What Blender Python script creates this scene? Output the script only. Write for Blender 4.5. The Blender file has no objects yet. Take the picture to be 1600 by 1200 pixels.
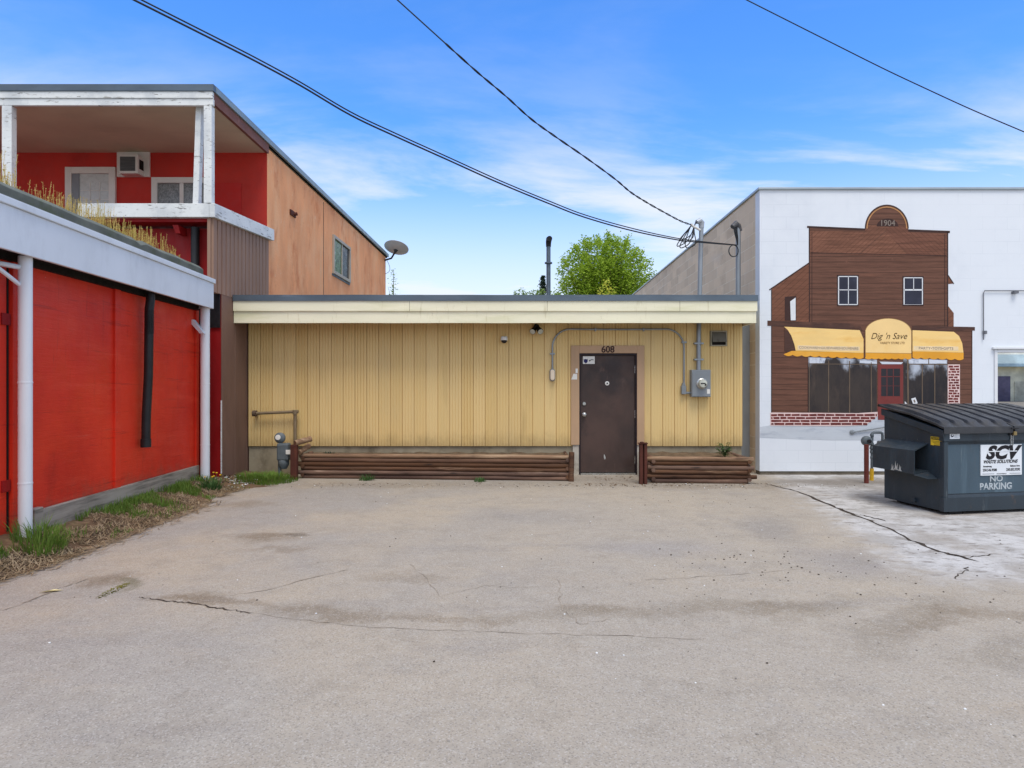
import bpy, bmesh, math, random
from mathutils import Vector, noise as mnoise
random.seed(7)
R = math.radians
S = bpy.context.scene
COL = S.collection

# ------------------------------------------------------------------ camera
EYE = 1.47
PX, PY, F = 819.0, 603.0, 1000.0          # measured vanishing point and focal length of the photograph (1600 x 1200)
cam_d = bpy.data.cameras.new("camera")
cam = bpy.data.objects.new("camera", cam_d)
COL.objects.link(cam)
cam.location = (0, 0, EYE)
cam.rotation_euler = (R(90), 0, 0)
cam_d.sensor_width = 36
cam_d.lens = 36 * F / 1600
cam_d.shift_x = (800 - PX) / 1600
cam_d.shift_y = (PY - 600) / 1600
cam_d.clip_end = 2000
S.camera = cam
def X(px, Y): return (px - PX) * Y / F
def Z(py, Y): return EYE - (py - PY) * Y / F
def GY(py): return EYE * F / (py - PY)     # depth of a point of the flat ground

# ------------------------------------------------------------------ world, sun, exposure
SUN_EL, SUN_AZ = 64, 168                   # azimuth clockwise from +Y: behind the camera, to the right
w = bpy.data.worlds.new("World")
S.world = w
w.use_nodes = True
nt = w.node_tree
nt.nodes.clear()
def wn(t, **k):
    n = nt.nodes.new(t)
    for a, b in k.items(): setattr(n, a, b)
    return n
def wmath(op, a, b=None, c=None):
    n = wn("ShaderNodeMath", operation=op)
    for i, v in enumerate((a, b, c)):
        if v is None: continue
        if isinstance(v, (int, float)): n.inputs[i].default_value = v
        else: nt.links.new(v, n.inputs[i])
    return n.outputs[0]
out = wn("ShaderNodeOutputWorld"); bg = wn("ShaderNodeBackground")
nt.links.new(bg.outputs[0], out.inputs[0])
sky = wn("ShaderNodeTexSky", sky_type='NISHITA', sun_disc=False)
sky.sun_elevation = R(SUN_EL); sky.sun_rotation = R(SUN_AZ)
sky.air_density = 1.25; sky.dust_density = 0.6; sky.ozone_density = 2.2
tc = wn("ShaderNodeTexCoord"); sp = wn("ShaderNodeSeparateXYZ")
nt.links.new(tc.outputs['Generated'], sp.inputs[0])
zz = wmath('MAXIMUM', sp.outputs[2], 0.0)
den = wmath('ADD', zz, 0.18)
cb = wn("ShaderNodeCombineXYZ")
nt.links.new(wmath('DIVIDE', sp.outputs[0], den), cb.inputs[0])
nt.links.new(wmath('DIVIDE', sp.outputs[1], den), cb.inputs[1])
mp = wn("ShaderNodeMapping"); mp.inputs['Scale'].default_value = (0.8, 1.7, 1); mp.inputs['Location'].default_value = (1.2, 7.3, 0)
mp.inputs['Rotation'].default_value = (0, 0, R(-14))
nt.links.new(cb.outputs[0], mp.inputs[0])
nz = wn("ShaderNodeTexNoise"); nz.inputs['Scale'].default_value = 1.15; nz.inputs['Detail'].default_value = 9; nz.inputs['Roughness'].default_value = .58
nz.inputs['Distortion'].default_value = .35
nt.links.new(mp.outputs[0], nz.inputs['Vector'])
mr = wn("ShaderNodeMapRange", interpolation_type='SMOOTHSTEP')
mr.inputs['From Min'].default_value = .42; mr.inputs['From Max'].default_value = .68
nt.links.new(nz.outputs[0], mr.inputs[0])
band = wn("ShaderNodeMapRange", interpolation_type='SMOOTHSTEP')      # thin cloud lies low over the horizon
band.inputs['From Min'].default_value = .43; band.inputs['From Max'].default_value = .26
nt.links.new(zz, band.inputs[0])
cf = wmath('MULTIPLY', wmath('MULTIPLY', mr.outputs[0], wmath('MULTIPLY_ADD', band.outputs[0], .80, .14)), .9)
hz = wn("ShaderNodeMapRange", interpolation_type='SMOOTHERSTEP')
hz.inputs['From Min'].default_value = .40; hz.inputs['From Max'].default_value = .02
nt.links.new(zz, hz.inputs[0])
# unseen cloud added overhead and behind the camera as white fill light; the blue opening is in front
ovh = wn("ShaderNodeMapRange", interpolation_type='SMOOTHSTEP'); ovh.inputs[1].default_value = .55; ovh.inputs[2].default_value = .8
nt.links.new(zz, ovh.inputs[0])
bck = wn("ShaderNodeMapRange", interpolation_type='SMOOTHSTEP'); bck.inputs[1].default_value = .25; bck.inputs[2].default_value = -.35
nt.links.new(sp.outputs[1], bck.inputs[0])
oc = wmath('MULTIPLY', wmath('MAXIMUM', ovh.outputs[0], bck.outputs[0]), wmath('MULTIPLY_ADD', nz.outputs[0], .5, .62))
oc = wmath('MULTIPLY', wmath('MINIMUM', oc, .94), .86)
fac = wmath('MAXIMUM', wmath('MAXIMUM', cf, oc), wmath('MULTIPLY', hz.outputs[0], .88))
hs = wn("ShaderNodeHueSaturation"); hs.inputs['Saturation'].default_value = 1.3; hs.inputs['Value'].default_value = 1.15
nt.links.new(sky.outputs[0], hs.inputs['Color'])
mx = wn("ShaderNodeMix", data_type='RGBA')
mx.inputs[7].default_value = (5.2, 5.3, 5.38, 1)
tint = wn("ShaderNodeMix", data_type='RGBA', blend_type='MULTIPLY'); tint.inputs[0].default_value = 1
tint.inputs[7].default_value = (.78, .96, 1.30, 1)
nt.links.new(hs.outputs[0], tint.inputs[6])
nt.links.new(fac, mx.inputs[0]); nt.links.new(tint.outputs[2], mx.inputs[6])
nt.links.new(mx.outputs[2], bg.inputs[0])
bg.inputs[1].default_value = 0.15

sd = bpy.data.lights.new("sun", 'SUN')
sun = bpy.data.objects.new("sun", sd)
COL.objects.link(sun)
sd.energy = 1.9; sd.angle = R(28); sd.color = (1, .94, .84)
az = R(SUN_AZ)
to_sun = Vector((math.sin(az) * math.cos(R(SUN_EL)), math.cos(az) * math.cos(R(SUN_EL)), math.sin(R(SUN_EL))))
sun.rotation_euler = to_sun.to_track_quat('Z', 'Y').to_euler()
sun.location = (0, 0, 30)
S.view_settings.view_transform = 'Standard'
S.view_settings.look = 'None'
S.view_settings.exposure = 0.28
S.view_settings.gamma = 1

# ------------------------------------------------------------------ materials
def lin(r, g, b):
    f = lambda c: (c / 255 / 12.92) if c / 255 <= .04045 else ((c / 255 + .055) / 1.055) ** 2.4
    return (f(r), f(g), f(b))
class NT:
    def __init__(s, name):
        s.m = bpy.data.materials.new(name); s.m.use_nodes = True
        s.t = s.m.node_tree; s.b = s.t.nodes["Principled BSDF"]
        s.co = s.n("ShaderNodeTexCoord").outputs['Object']
    def n(s, t, **k):
        n = s.t.nodes.new(t)
        for a, b in k.items(): setattr(n, a, b)
        return n
    def l(s, a, b): s.t.links.new(a, b)
    def math(s, op, a, b=None, c=None):
        n = s.n("ShaderNodeMath", operation=op)
        for i, v in enumerate((a, b, c)):
            if v is None: continue
            if isinstance(v, (int, float)): n.inputs[i].default_value = v
            else: s.l(v, n.inputs[i])
        return n.outputs[0]
    def noise(s, scale, detail=4, rough=.55, stretch=None, co=None, loc=(0, 0, 0), dist=0):
        co = co or s.co
        mp = s.n("ShaderNodeMapping"); s.l(co, mp.inputs[0])
        mp.inputs['Scale'].default_value = stretch or (1, 1, 1); mp.inputs['Location'].default_value = loc
        nz = s.n("ShaderNodeTexNoise"); nz.inputs['Scale'].default_value = scale
        nz.inputs['Detail'].default_value = detail; nz.inputs['Roughness'].default_value = rough; nz.inputs['Distortion'].default_value = dist
        s.l(mp.outputs[0], nz.inputs['Vector'])
        return nz.outputs[0]
    def ramp(s, v, lo, hi, a=0, b=1):
        n = s.n("ShaderNodeMapRange", interpolation_type='SMOOTHSTEP')
        n.inputs[1].default_value = lo; n.inputs[2].default_value = hi; n.inputs[3].default_value = a; n.inputs[4].default_value = b
        s.l(v, n.inputs[0]); return n.outputs[0]
    def mix(s, fac, a, b, mode='MIX'):
        n = s.n("ShaderNodeMix", data_type='RGBA', blend_type=mode)
        for i, v in ((0, fac), (6, a), (7, b)):
            if isinstance(v, (int, float)): n.inputs[i].default_value = v
            elif isinstance(v, tuple): n.inputs[i].default_value = (*v[:3], 1)
            else: s.l(v, n.inputs[i])
        return n.outputs[2]
    def bump(s, h, strength, dist=.01, prev=None):
        n = s.n("ShaderNodeBump"); n.inputs['Strength'].default_value = strength; n.inputs['Distance'].default_value = dist
        s.l(h, n.inputs['Height'])
        if prev is not None: s.l(prev, n.inputs['Normal'])
        return n.outputs[0]
    def done(s, col, rough=.7, metal=0, spec=.35, nrm=None):
        b = s.b
        if isinstance(col, tuple): b.inputs['Base Color'].default_value = (*col[:3], 1)
        else: s.l(col, b.inputs['Base Color'])
        if isinstance(rough, (int, float)): b.inputs['Roughness'].default_value = rough
        else: s.l(rough, b.inputs['Roughness'])
        b.inputs['Metallic'].default_value = metal
        b.inputs['Specular IOR Level'].default_value = spec
        if nrm is not None: s.l(nrm, b.inputs['Normal'])
        return s.m
def mat(name, col, rough=.7, var=.12, vscale=2.5, stretch=None, layers=(), bump=.1, bscale=90, bstretch=None, metal=0, spec=.3, rvar=.12, per_object=0):
    """layers: (colour, scale, lo, hi, strength, stretch) mixed over the base by noise"""
    t = NT(name)
    d = tuple(c * (1 - var) for c in col); u = tuple(min(1, c * (1 + var)) for c in col)
    c = t.mix(t.ramp(t.noise(vscale, 5, .6, stretch), .3, .7), d, u)
    for i, (lc, sc, lo, hi, st, sr) in enumerate(layers):
        f = t.math('MULTIPLY', t.ramp(t.noise(sc, 6, .65, sr, loc=(3.7 * i + 1, 1.3 * i, 5.1 * i)), lo, hi), st)
        c = t.mix(f, c, lc)
    if per_object:
        oi = t.n("ShaderNodeObjectInfo"); hsv = t.n("ShaderNodeHueSaturation"); t.l(c, hsv.inputs['Color'])
        t.l(t.ramp(oi.outputs['Random'], 0, 1, 1 - per_object, 1 + per_object), hsv.inputs['Value']); t.l(t.ramp(oi.outputs['Random'], 0, 1, 1.1, .75), hsv.inputs['Saturation']); c = hsv.outputs[0]
    rr = t.ramp(t.noise(vscale * 4, 4, .6, stretch), .3, .7, max(.02, rough - rvar), min(1, rough + rvar))
    nb = t.bump(t.noise(bscale, 4, .6, bstretch), bump, .006) if bump else None
    return t.done(c, rr, metal, spec, nb)

# ground: worn asphalt, with the dirt and slurry that lie on it
def asphalt():
    t = NT("asphalt_worn")
    wob = t.n("ShaderNodeTexNoise"); wob.inputs['Scale'].default_value = 1.6; wob.inputs['Detail'].default_value = 8; wob.inputs['Roughness'].default_value = .68
    t.l(t.co, wob.inputs['Vector'])
    sub = t.n("ShaderNodeVectorMath", operation='SUBTRACT'); t.l(wob.outputs['Color'], sub.inputs[0]); sub.inputs[1].default_value = (.5, .5, .5)
    mul = t.n("ShaderNodeVectorMath", operation='SCALE'); t.l(sub.outputs[0], mul.inputs[0]); mul.inputs['Scale'].default_value = .8
    add = t.n("ShaderNodeVectorMath", operation='ADD'); t.l(t.co, add.inputs[0]); t.l(mul.outputs[0], add.inputs[1])
    pw = add.outputs[0]
    grey, tan = (.338, .310, .276), (.415, .352, .272)
    c = t.mix(t.ramp(t.noise(.55, 5, .6, loc=(2, 7, 0)), .38, .66), grey, tan)
    spx = t.n("ShaderNodeSeparateXYZ"); t.l(pw, spx.inputs[0])
    px, py = spx.outputs[0], spx.outputs[1]
    c = t.mix(t.ramp(px, -2.6, 1.6, 0, .65), c, tan)
    c = t.mix(t.ramp(py, 4.4, 3.0, 0, .35), c, (.375, .340, .292))            # the travelled lane
    c = t.mix(t.ramp(t.noise(1.3, 6, .65, loc=(9, 3, 0)), .52, .75, 0, .5), c, (.27, .25, .232))
    c = t.mix(t.ramp(t.noise(2.2, 6, .65, stretch=(.5, 1.4, 1), loc=(4, 13, 0)), .55, .78, 0, .45), c, (.44, .355, .262))
    def spot(c, x, y, rx, ry, col, st, rot=0, soft=.25):
        m = t.n("ShaderNodeMapping", vector_type='TEXTURE'); t.l(pw, m.inputs[0])
        m.inputs['Location'].default_value = (x, y, 0); m.inputs['Scale'].default_value = (rx, ry, 1e3); m.inputs['Rotation'].default_value = (0, 0, R(rot))
        ln = t.n("ShaderNodeVectorMath", operation='LENGTH'); t.l(m.outputs[0], ln.inputs[0])
        return t.mix(t.ramp(ln.outputs['Value'], 1.3, soft, 0, st), c, col)
    soil, dk = (.20, .150, .095), (.265, .222, .165)
    for a in ((-2.55, 6.2, .42, .22, soil, .8), (-2.25, 6.28, .12, .07, (.10, .075, .05), .6), (-2.2, 5.75, .3, .13, soil, .5), (-3.15, 4.85, .22, .2, soil, .8), (-2.95, 4.7, .1, .2, (.10, .09, .03), .6, 15),
              (-2.2, 4.40, .55, .10, soil, .8, -14), (-1.25, 4.12, .6, .12, soil, .65, -10), (-.4, 4.02, .5, .09, soil, .5), (-.9, 4.9, .4, .12, soil, .35), (.45, 4.2, .3, .1, soil, .65),
              (.4, 4.1, .55, .13, dk, .6, 6), (1.05, 4.2, .4, .1, soil, .3, 8), (1.4, 4.3, .7, .16, dk, .6, 3), (2.0, 4.25, .55, .16, dk, .5, 30), (2.35, 3.95, .9, .14, dk, .55, 38),
              (2.9, 3.6, .7, .16, dk, .5, 20), (3.2, 4.1, .8, .12, soil, .5), (1.75, 4.3, .35, .12, soil, .55), (2.6, 4.0, .5, .1, soil, .5, 30), (1.9, 4.75, .45, .1, (.42, .35, .27), .6), (.3, 4.9, .5, .2, (.39, .33, .26), .4),
              (-3.4, 7.9, .35, .3, soil, .5), (.0, 9.6, 4.2, .5, dk, .42), (1.4, 10.1, .8, .5, (.25, .205, .16), .6), (2.6, 9.35, 1.3, .25, soil, .35), (-2.2, 9.5, 1.6, .35, dk, .45),
              (2.55, 6.6, .35, .8, (.22, .205, .195), .55, -12), (2.7, 5.4, .5, .5, (.26, .24, .235), .5), (.1, 7.2, .9, .5, (.27, .25, .235), .4), (1.2, 5.8, .8, .35, (.30, .28, .275), .5), (3.9, 9.3, .6, .5, soil, .5)):
        c = spot(c, *a)
    c = t.mix(t.ramp(t.noise(3.2, 8, .7, loc=(12, 3, 0)), .47, .66, 0, .42), c, (.285, .248, .20))
    c = t.mix(t.ramp(t.noise(6.5, 8, .72, loc=(2, 17, 0)), .50, .68, 0, .38), c, (.45, .415, .352))
    c = t.mix(t.ramp(t.noise(1.9, 7, .7, stretch=(.35, 1, 1), loc=(22, 6, 0)), .54, .70, 0, .35), c, (.26, .235, .215))
    # pale cement slurry in front of the block building
    d1 = t.math('SUBTRACT', px, t.math('MULTIPLY_ADD', py, .17, 2.17))
    d2 = t.math('SUBTRACT', py, t.math('MULTIPLY_ADD', px, -.22, 5.45))
    fine = t.math('MULTIPLY_ADD', t.noise(5, 6, .7, loc=(1, 2, 0)), .9, -.45)
    msk = t.math('MULTIPLY', t.ramp(t.math('ADD', d1, fine), -.22, .35), t.ramp(t.math('ADD', d2, fine), -.2, .45))
    slur = t.mix(t.ramp(t.noise(2.6, 7, .7, loc=(6, 1, 0)), .42, .62), (.55, .535, .515), (.39, .37, .345))
    slur = t.mix(t.ramp(t.noise(4.5, 7, .7, stretch=(1, 2.2, 1), loc=(0, 9, 0)), .52, .62, 0, .85), slur, (.25, .225, .20))
    slur = t.mix(t.ramp(t.noise(1.1, 5, .6, loc=(8, 9, 0)), .50, .66, 0, .65), slur, (.31, .27, .225))
    slur = t.mix(t.ramp(t.noise(16, 7, .75, loc=(3, 9, 0)), .56, .66, 0, .6), slur, (.16, .145, .13))
    c = t.mix(msk, c, slur)
    for a in ((5.0, 9.75, 1.6, .45, (.20, .175, .145), .85), (4.95, 7.4, .55, .14, (.24, .18, .13), .6, 12), (4.5, 8.3, .25, .5, (.15, .13, .11), .5)):
        c = spot(c, *a)
    # aggregate
    vo = t.n("ShaderNodeTexVoronoi"); vo.inputs['Scale'].default_value = 150; t.l(t.co, vo.inputs['Vector'])
    sv = t.n("ShaderNodeSeparateColor"); t.l(vo.outputs['Color'], sv.inputs[0])
    ag = t.math('MULTIPLY', t.math('SUBTRACT', 1, msk), .34)
    c = t.mix(t.math('MULTIPLY', t.ramp(sv.outputs[0], .80, .95), ag), c, (.60, .575, .54))
    c = t.mix(t.math('MULTIPLY', t.ramp(sv.outputs[1], .74, .93), ag), c, (.09, .085, .082))
    g2 = t.noise(85, 5, .75)
    c = t.mix(t.ramp(g2, .40, .75, .0, .20), c, (.15, .132, .115))
    c = t.mix(t.ramp(t.noise(13, 6, .7, loc=(3, 3, 0)), .5, .78, 0, .35), c, (.46, .43, .39))
    h = t.math('ADD', t.math('MULTIPLY', sv.outputs[2], .5), t.noise(120, 5, .7))
    nb = t.bump(h, .35, .004)
    nb = t.bump(t.noise(3, 5, .6), .25, .05, nb)
    return t.done(c, .88, 0, .25, nb)

def block_wall(name, col, var, mcol, mfac, layers, axis='x', rough=.8, spec=.25, bump=.35):
    t = NT(name)
    s_ = t.n("ShaderNodeSeparateXYZ"); t.l(t.co, s_.inputs[0])
    cb = t.n("ShaderNodeCombineXYZ"); t.l(s_.outputs[0 if axis == 'x' else 1], cb.inputs[0]); t.l(s_.outputs[2], cb.inputs[1])
    br = t.n("ShaderNodeTexBrick"); t.l(cb.outputs[0], br.inputs['Vector'])
    br.inputs['Scale'].default_value = 1; br.inputs['Brick Width'].default_value = .406; br.inputs['Row Height'].default_value = .203
    br.inputs['Mortar Size'].default_value = .006; br.inputs['Mortar Smooth'].default_value = .4; br.inputs['Bias'].default_value = 0
    br.inputs['Color1'].default_value = (*[c * (1 - var) for c in col], 1); br.inputs['Color2'].default_value = (*[min(1, c * (1 + var)) for c in col], 1)
    br.inputs['Mortar'].default_value = (*[c for c in col], 1)
    c = br.outputs['Color']
    for i, (lc, sc, lo, hi, st, sr) in enumerate(layers):
        c = t.mix(t.math('MULTIPLY', t.ramp(t.noise(sc, 6, .65, sr, loc=(2.3 * i, 7 * i, i)), lo, hi), st), c, lc)
    mf = t.math('MULTIPLY', br.outputs['Fac'], t.ramp(t.noise(1.1, 3, .5, loc=(5, 5, 5)), .38, .6, mfac * .15, mfac))
    c = t.mix(mf, c, mcol)
    h = t.math('MULTIPLY_ADD', br.outputs['Fac'], -1, 0)
    nb = t.bump(h, bump, .008)
    nb = t.bump(t.noise(70, 5, .7), .22, .006, nb)
    return t.done(c, rough, 0, spec, nb)

def planks(name, col, pitch, axis='z', dark=.45, var=.2, grain=(1, 1, 14), rough=.75):
    """painted boards: a thin brush line every pitch metres"""
    t = NT(name)
    s_ = t.n("ShaderNodeSeparateXYZ"); t.l(t.co, s_.inputs[0])
    if axis == 'z': v = s_.outputs[2]
    elif axis == 'd+': v = t.math('SUBTRACT', s_.outputs[2], t.math('MULTIPLY', s_.outputs[0], .9))
    else: v = t.math('ADD', s_.outputs[2], t.math('MULTIPLY', s_.outputs[0], .9))
    wob = t.math('MULTIPLY_ADD', t.noise(3, 2, .5), .02, -.01)
    f = t.math('FRACT', t.math('DIVIDE', t.math('ADD', v, wob), pitch))
    line = t.ramp(t.math('ABSOLUTE', t.math('SUBTRACT', f, .5)), .40, .49)
    c = t.mix(t.ramp(t.noise(2.2, 6, .7, grain, loc=(3, 0, 1)), .3, .72), tuple(a * (1 - var) for a in col), tuple(a * (1 + var) for a in col))
    c = t.mix(t.ramp(t.noise(1.2, 4, .6, grain, loc=(8, 0, 4)), .56, .74, 0, .5), c, tuple(a * b for a, b in zip(col, (1.75, 1.6, 1.45))))
    c = t.mix(t.math('MULTIPLY', line, t.ramp(t.noise(2.5, 4, .6, (1, 1, 3)), .3, .6, .25, 1)), c, tuple(a * dark for a in col))
    c = t.mix(t.ramp(t.noise(18, 7, .75, loc=(4, 4, 4)), .60, .70, 0, .35), c, tuple(min(1, a * 2.1) for a in col))
    c = t.mix(t.ramp(t.noise(1.0, 5, .6, loc=(1, 6, 2)), .48, .72, 0, .4), c, tuple(a * .62 for a in col))
    return t.done(c, rough, 0, .25, t.bump(t.noise(90, 4, .6), .12, .004))

M = {}
M['asphalt'] = asphalt()
def siding_paint():
    t = NT("yellow_siding_paint"); s_ = t.n("ShaderNodeSeparateXYZ"); t.l(t.co, s_.inputs[0])
    x, z = s_.outputs[0], s_.outputs[2]
    idx = t.math('FLOOR', t.math('DIVIDE', t.math('SUBTRACT', x, X(388, 10.6) + .5), .196))
    wnz = t.n("ShaderNodeTexWhiteNoise", noise_dimensions='1D'); t.l(idx, wnz.inputs['W'])
    c = t.mix(wnz.outputs['Value'], lin(220, 189, 126), lin(228, 199, 139))
    c = t.mix(t.ramp(t.noise(2.2, 6, .65, (1.5, 1, .16)), .56, .82, 0, .5), c, lin(168, 140, 88))
    c = t.mix(t.ramp(t.noise(1.0, 5, .6, (1, 1, .3), loc=(4, 1, 2)), .5, .75, 0, .5), c, lin(204, 182, 136))
    c = t.mix(t.ramp(t.noise(14, 6, .7, (3, 1, .12), loc=(9, 2, 2)), .60, .74, 0, .25), c, lin(176, 146, 88))
    c = t.mix(t.ramp(t.noise(8, 5, .7, (1, 1, .7), loc=(2, 8, 1)), .69, .76, 0, .6), c, lin(126, 98, 58))
    c = t.mix(t.ramp(t.noise(22, 4, .6, loc=(7, 7, 1)), .74, .78, 0, .7), c, lin(110, 84, 52))
    spl = t.math('SUBTRACT', t.math('MULTIPLY_ADD', t.noise(5, 6, .7, (1, 1, .6)), .5, .38), z)
    c = t.mix(t.ramp(spl, -.12, .2, 0, .5), c, lin(150, 124, 82))
    return t.done(c, t.ramp(t.noise(4, 4, .6), .3, .7, .5, .72), 0, .3, t.bump(t.noise(60, 4, .6), .12, .006))
M['siding'] = siding_paint()
M['cream'] = mat("cream_fascia_paint", lin(240, 235, 205), .5, .05, 1.5, (.4, 1, 2),
                 [(lin(212, 210, 168), 1.5, .48, .74, .65, (.5, 1, 3)), (lin(176, 164, 120), 7, .58, .74, .4, (2.2, 1, .35)), (lin(130, 116, 84), 12, .68, .76, .5, (1, 1, .5))], .06, 40)
M['flashing'] = mat("grey_metal_flashing", lin(92, 104, 114), .42, .18, 3, (.4, 1, 1), [(lin(160, 170, 176), 2.2, .6, .8, .5, (.5, 1, 4)), (lin(60, 66, 72), 5, .6, .8, .5, None)], .08, 30, metal=.35, spec=.4)
M['soffit'] = mat("dark_soffit_board", lin(96, 82, 62), .8, .2, 2, None, [(lin(60, 48, 36), 3, .5, .8, .6, None)], .15, 50)
M['foundation'] = mat("weathered_concrete", lin(150, 140, 118), .88, .16, 2.2, None,
                      [(lin(96, 86, 68), 2.6, .5, .72, .65, (1, 1, .6)), (lin(176, 168, 148), 5, .58, .75, .5, None), (lin(58, 50, 40), 9, .68, .78, .6, None)], .3, 60)
M['trim_pink'] = mat("faded_pink_brown_paint", lin(184, 152, 120), .7, .08, 2, (1, 1, .4), [(lin(196, 160, 132), 6, .58, .8, .5, None), (lin(120, 88, 66), 8, .66, .8, .4, None)], .1, 60)
M['door'] = mat("dark_brown_steel_door", lin(58, 45, 40), .5, .18, 1.4, None,
                [(lin(92, 69, 60), .6, .44, .72, .6, (1, 1, .7)), (lin(44, 36, 36), 1.6, .5, .7, .75, None), (lin(120, 92, 80), 6, .6, .75, .4, (1, 1, .4)), (lin(120, 92, 84), 24, .70, .78, .35, None)], .07, 35, spec=.4)
M['jamb'] = mat("dark_purple_jamb", lin(40, 30, 34), .55, .2, 3)
M['steel'] = mat("brushed_steel", lin(176, 176, 172), .32, .1, 8, None, [(lin(96, 92, 86), 12, .6, .8, .5, None)], .05, 80, metal=.9)
M['galv'] = mat("galvanised_pipe", lin(150, 156, 160), .45, .12, 5, (1, 1, .4), [(lin(96, 92, 88), 5, .6, .8, .55, (1, 1, .4))], .08, 60, metal=.55)
M['boxgrey'] = mat("grey_enamel", lin(132, 138, 142), .45, .08, 4, None, [(lin(96, 92, 84), 6, .66, .82, .5, None)], .05, 40, metal=.1, spec=.4)
M['gasgrey'] = mat("gas_meter_grey", lin(92, 100, 104), .5, .12, 6, None, [(lin(66, 66, 64), 9, .6, .8, .6, None)], .08, 50)
M['white_plastic'] = mat("white_plastic", lin(226, 224, 216), .4, .05, 6, None, [(lin(170, 160, 140), 8, .65, .85, .4, None)], .03)
M['black'] = mat("black_plastic", lin(34, 34, 36), .45, .2, 6, None, [(lin(70, 68, 66), 9, .62, .8, .5, None)], .06)
M['wire'] = mat("black_wire_sheath", lin(36, 38, 42), .6, .1, 6, bump=0)
M['ink'] = mat("black_ink", lin(28, 26, 30), .7, .1, 20, bump=0)
M['navy'] = mat("navy_ink", lin(38, 40, 88), .7, .1, 20, bump=0)
M['number'] = mat("dark_brown_numeral", lin(58, 30, 22), .5, .1, 20, bump=0)
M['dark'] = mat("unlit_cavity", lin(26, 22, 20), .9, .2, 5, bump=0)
M['glass_dial'] = mat("dial_glass", lin(190, 192, 178), .12, .1, 9, bump=0, spec=.6)
LOGL = [(lin(68, 46, 36), 2, .42, .62, .8, (.35, 3, 3)), (lin(166, 134, 106), 3, .56, .70, .75, (.3, 3, 3)), (lin(40, 29, 24), 5, .58, .70, .8, (.4, 3, 3))]
M['log'] = mat("weathered_log", lin(106, 76, 56), .82, .22, 2, (.3, 3, 3), LOGL, .9, 18, (.2, 3, 3), per_object=.3)
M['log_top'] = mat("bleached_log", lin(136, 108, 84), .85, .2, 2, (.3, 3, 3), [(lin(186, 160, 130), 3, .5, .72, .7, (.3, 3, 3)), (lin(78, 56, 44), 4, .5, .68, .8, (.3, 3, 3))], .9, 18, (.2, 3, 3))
M['cement'] = mat("pale_cement_jamb", lin(188, 180, 166), .8, .12, 4, None, [(lin(120, 110, 96), 5, .5, .7, .6, None)], .2)
M['soil'] = mat("planter_soil", lin(104, 86, 66), .95, .3, 8, None, [(lin(150, 130, 104), 14, .55, .75, .6, None), (lin(60, 46, 34), 9, .5, .7, .6, None)], .8, 30)
M['rust'] = mat("rusty_steel", lin(84, 46, 36), .8, .25, 5, (1, 1, .5), [(lin(128, 74, 54), 6, .54, .75, .6, (1, 1, .4)), (lin(46, 28, 26), 8, .6, .75, .6, None)], .4, 50)
# red two-storey house and shed
M['red_wall'] = mat("dark_red_stucco", lin(190, 56, 46), .8, .1, 1.6, None, [(lin(158, 40, 34), 1.3, .5, .75, .6, None), (lin(206, 74, 60), 7, .66, .82, .35, None)], .45, 45)
M['red_ply'] = None
def red_ply():
    t = NT("red_painted_plywood")
    base = t.mix(t.ramp(t.noise(.9, 5, .6, (1, 1, .7)), .3, .7), lin(200, 40, 24), lin(228, 58, 32))
    base = t.mix(t.ramp(t.noise(1.6, 6, .7, (.35, .35, 2.4), loc=(4, 2, 0)), .52, .74, 0, .5), base, lin(230, 78, 54))
    base = t.mix(t.ramp(t.noise(5, 7, .75, (.3, .3, 2.6), loc=(1, 8, 3)), .66, .76, 0, .4), base, lin(226, 110, 88))
    base = t.mix(t.ramp(t.noise(11, 6, .7, loc=(1, 4, 3)), .72, .80, 0, .5), base, lin(232, 150, 130))
    base = t.mix(t.ramp(t.noise(2.1, 6, .7, (1, 1, .5), loc=(7, 3, 6)), .58, .78, 0, .45), base, lin(150, 22, 16))
    s_ = t.n("ShaderNodeSeparateXYZ"); t.l(t.co, s_.inputs[0])
    base = t.mix(t.ramp(t.noise(3.2, 8, .75, (.25, .25, 5), loc=(11, 2, 5)), .57, .66, 0, .5), base, lin(158, 30, 24))
    base = t.mix(t.ramp(t.noise(7, 8, .8, (.2, .2, 6), loc=(5, 12, 1)), .60, .68, 0, .4), base, lin(236, 120, 92))
    base = t.mix(t.ramp(t.noise(5, 7, .75, (2.2, 2.2, .18), loc=(3, 1, 9)), .56, .72, 0, .4), base, lin(140, 26, 20))
    base = t.mix(t.ramp(t.noise(26, 4, .6, loc=(3, 7, 9)), .73, .77, 0, .8), base, lin(214, 176, 160))
    splash = t.math('SUBTRACT', t.math('MULTIPLY_ADD', t.noise(4, 7, .7, loc=(1, 1, 3)), .9, -.18), s_.outputs[2])
    base = t.mix(t.ramp(splash, -.12, .25, 0, .55), base, lin(120, 84, 66))
    nb = t.bump(t.noise(9, 6, .7, (.4, .4, 4)), .5, .01)
    nb = t.bump(t.noise(80, 4, .6), .12, .004, nb)
    return t.done(base, t.ramp(t.noise(2, 5, .7), .3, .7, .38, .62), 0, .35, nb)
M['red_ply'] = red_ply()
M['red_dark'] = mat("deep_red_paint", lin(150, 22, 24), .6, .12, 2, (1, 1, .4), [(lin(110, 14, 18), 2, .5, .8, .5, None)], .15, 50)
M['orange'] = mat("orange_stucco", lin(248, 170, 118), .85, .10, 2.4, (1, 1, .45),
                  [(lin(248, 192, 144), 1.8, .46, .66, .6, (1, 1, .35)), (lin(206, 114, 66), 2.6, .52, .7, .6, (1, 1, .45)), (lin(250, 210, 168), 11, .60, .72, .5, (1, 1, .5)), (lin(190, 112, 76), 14, .62, .72, .4, None)], .9, 22)
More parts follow.
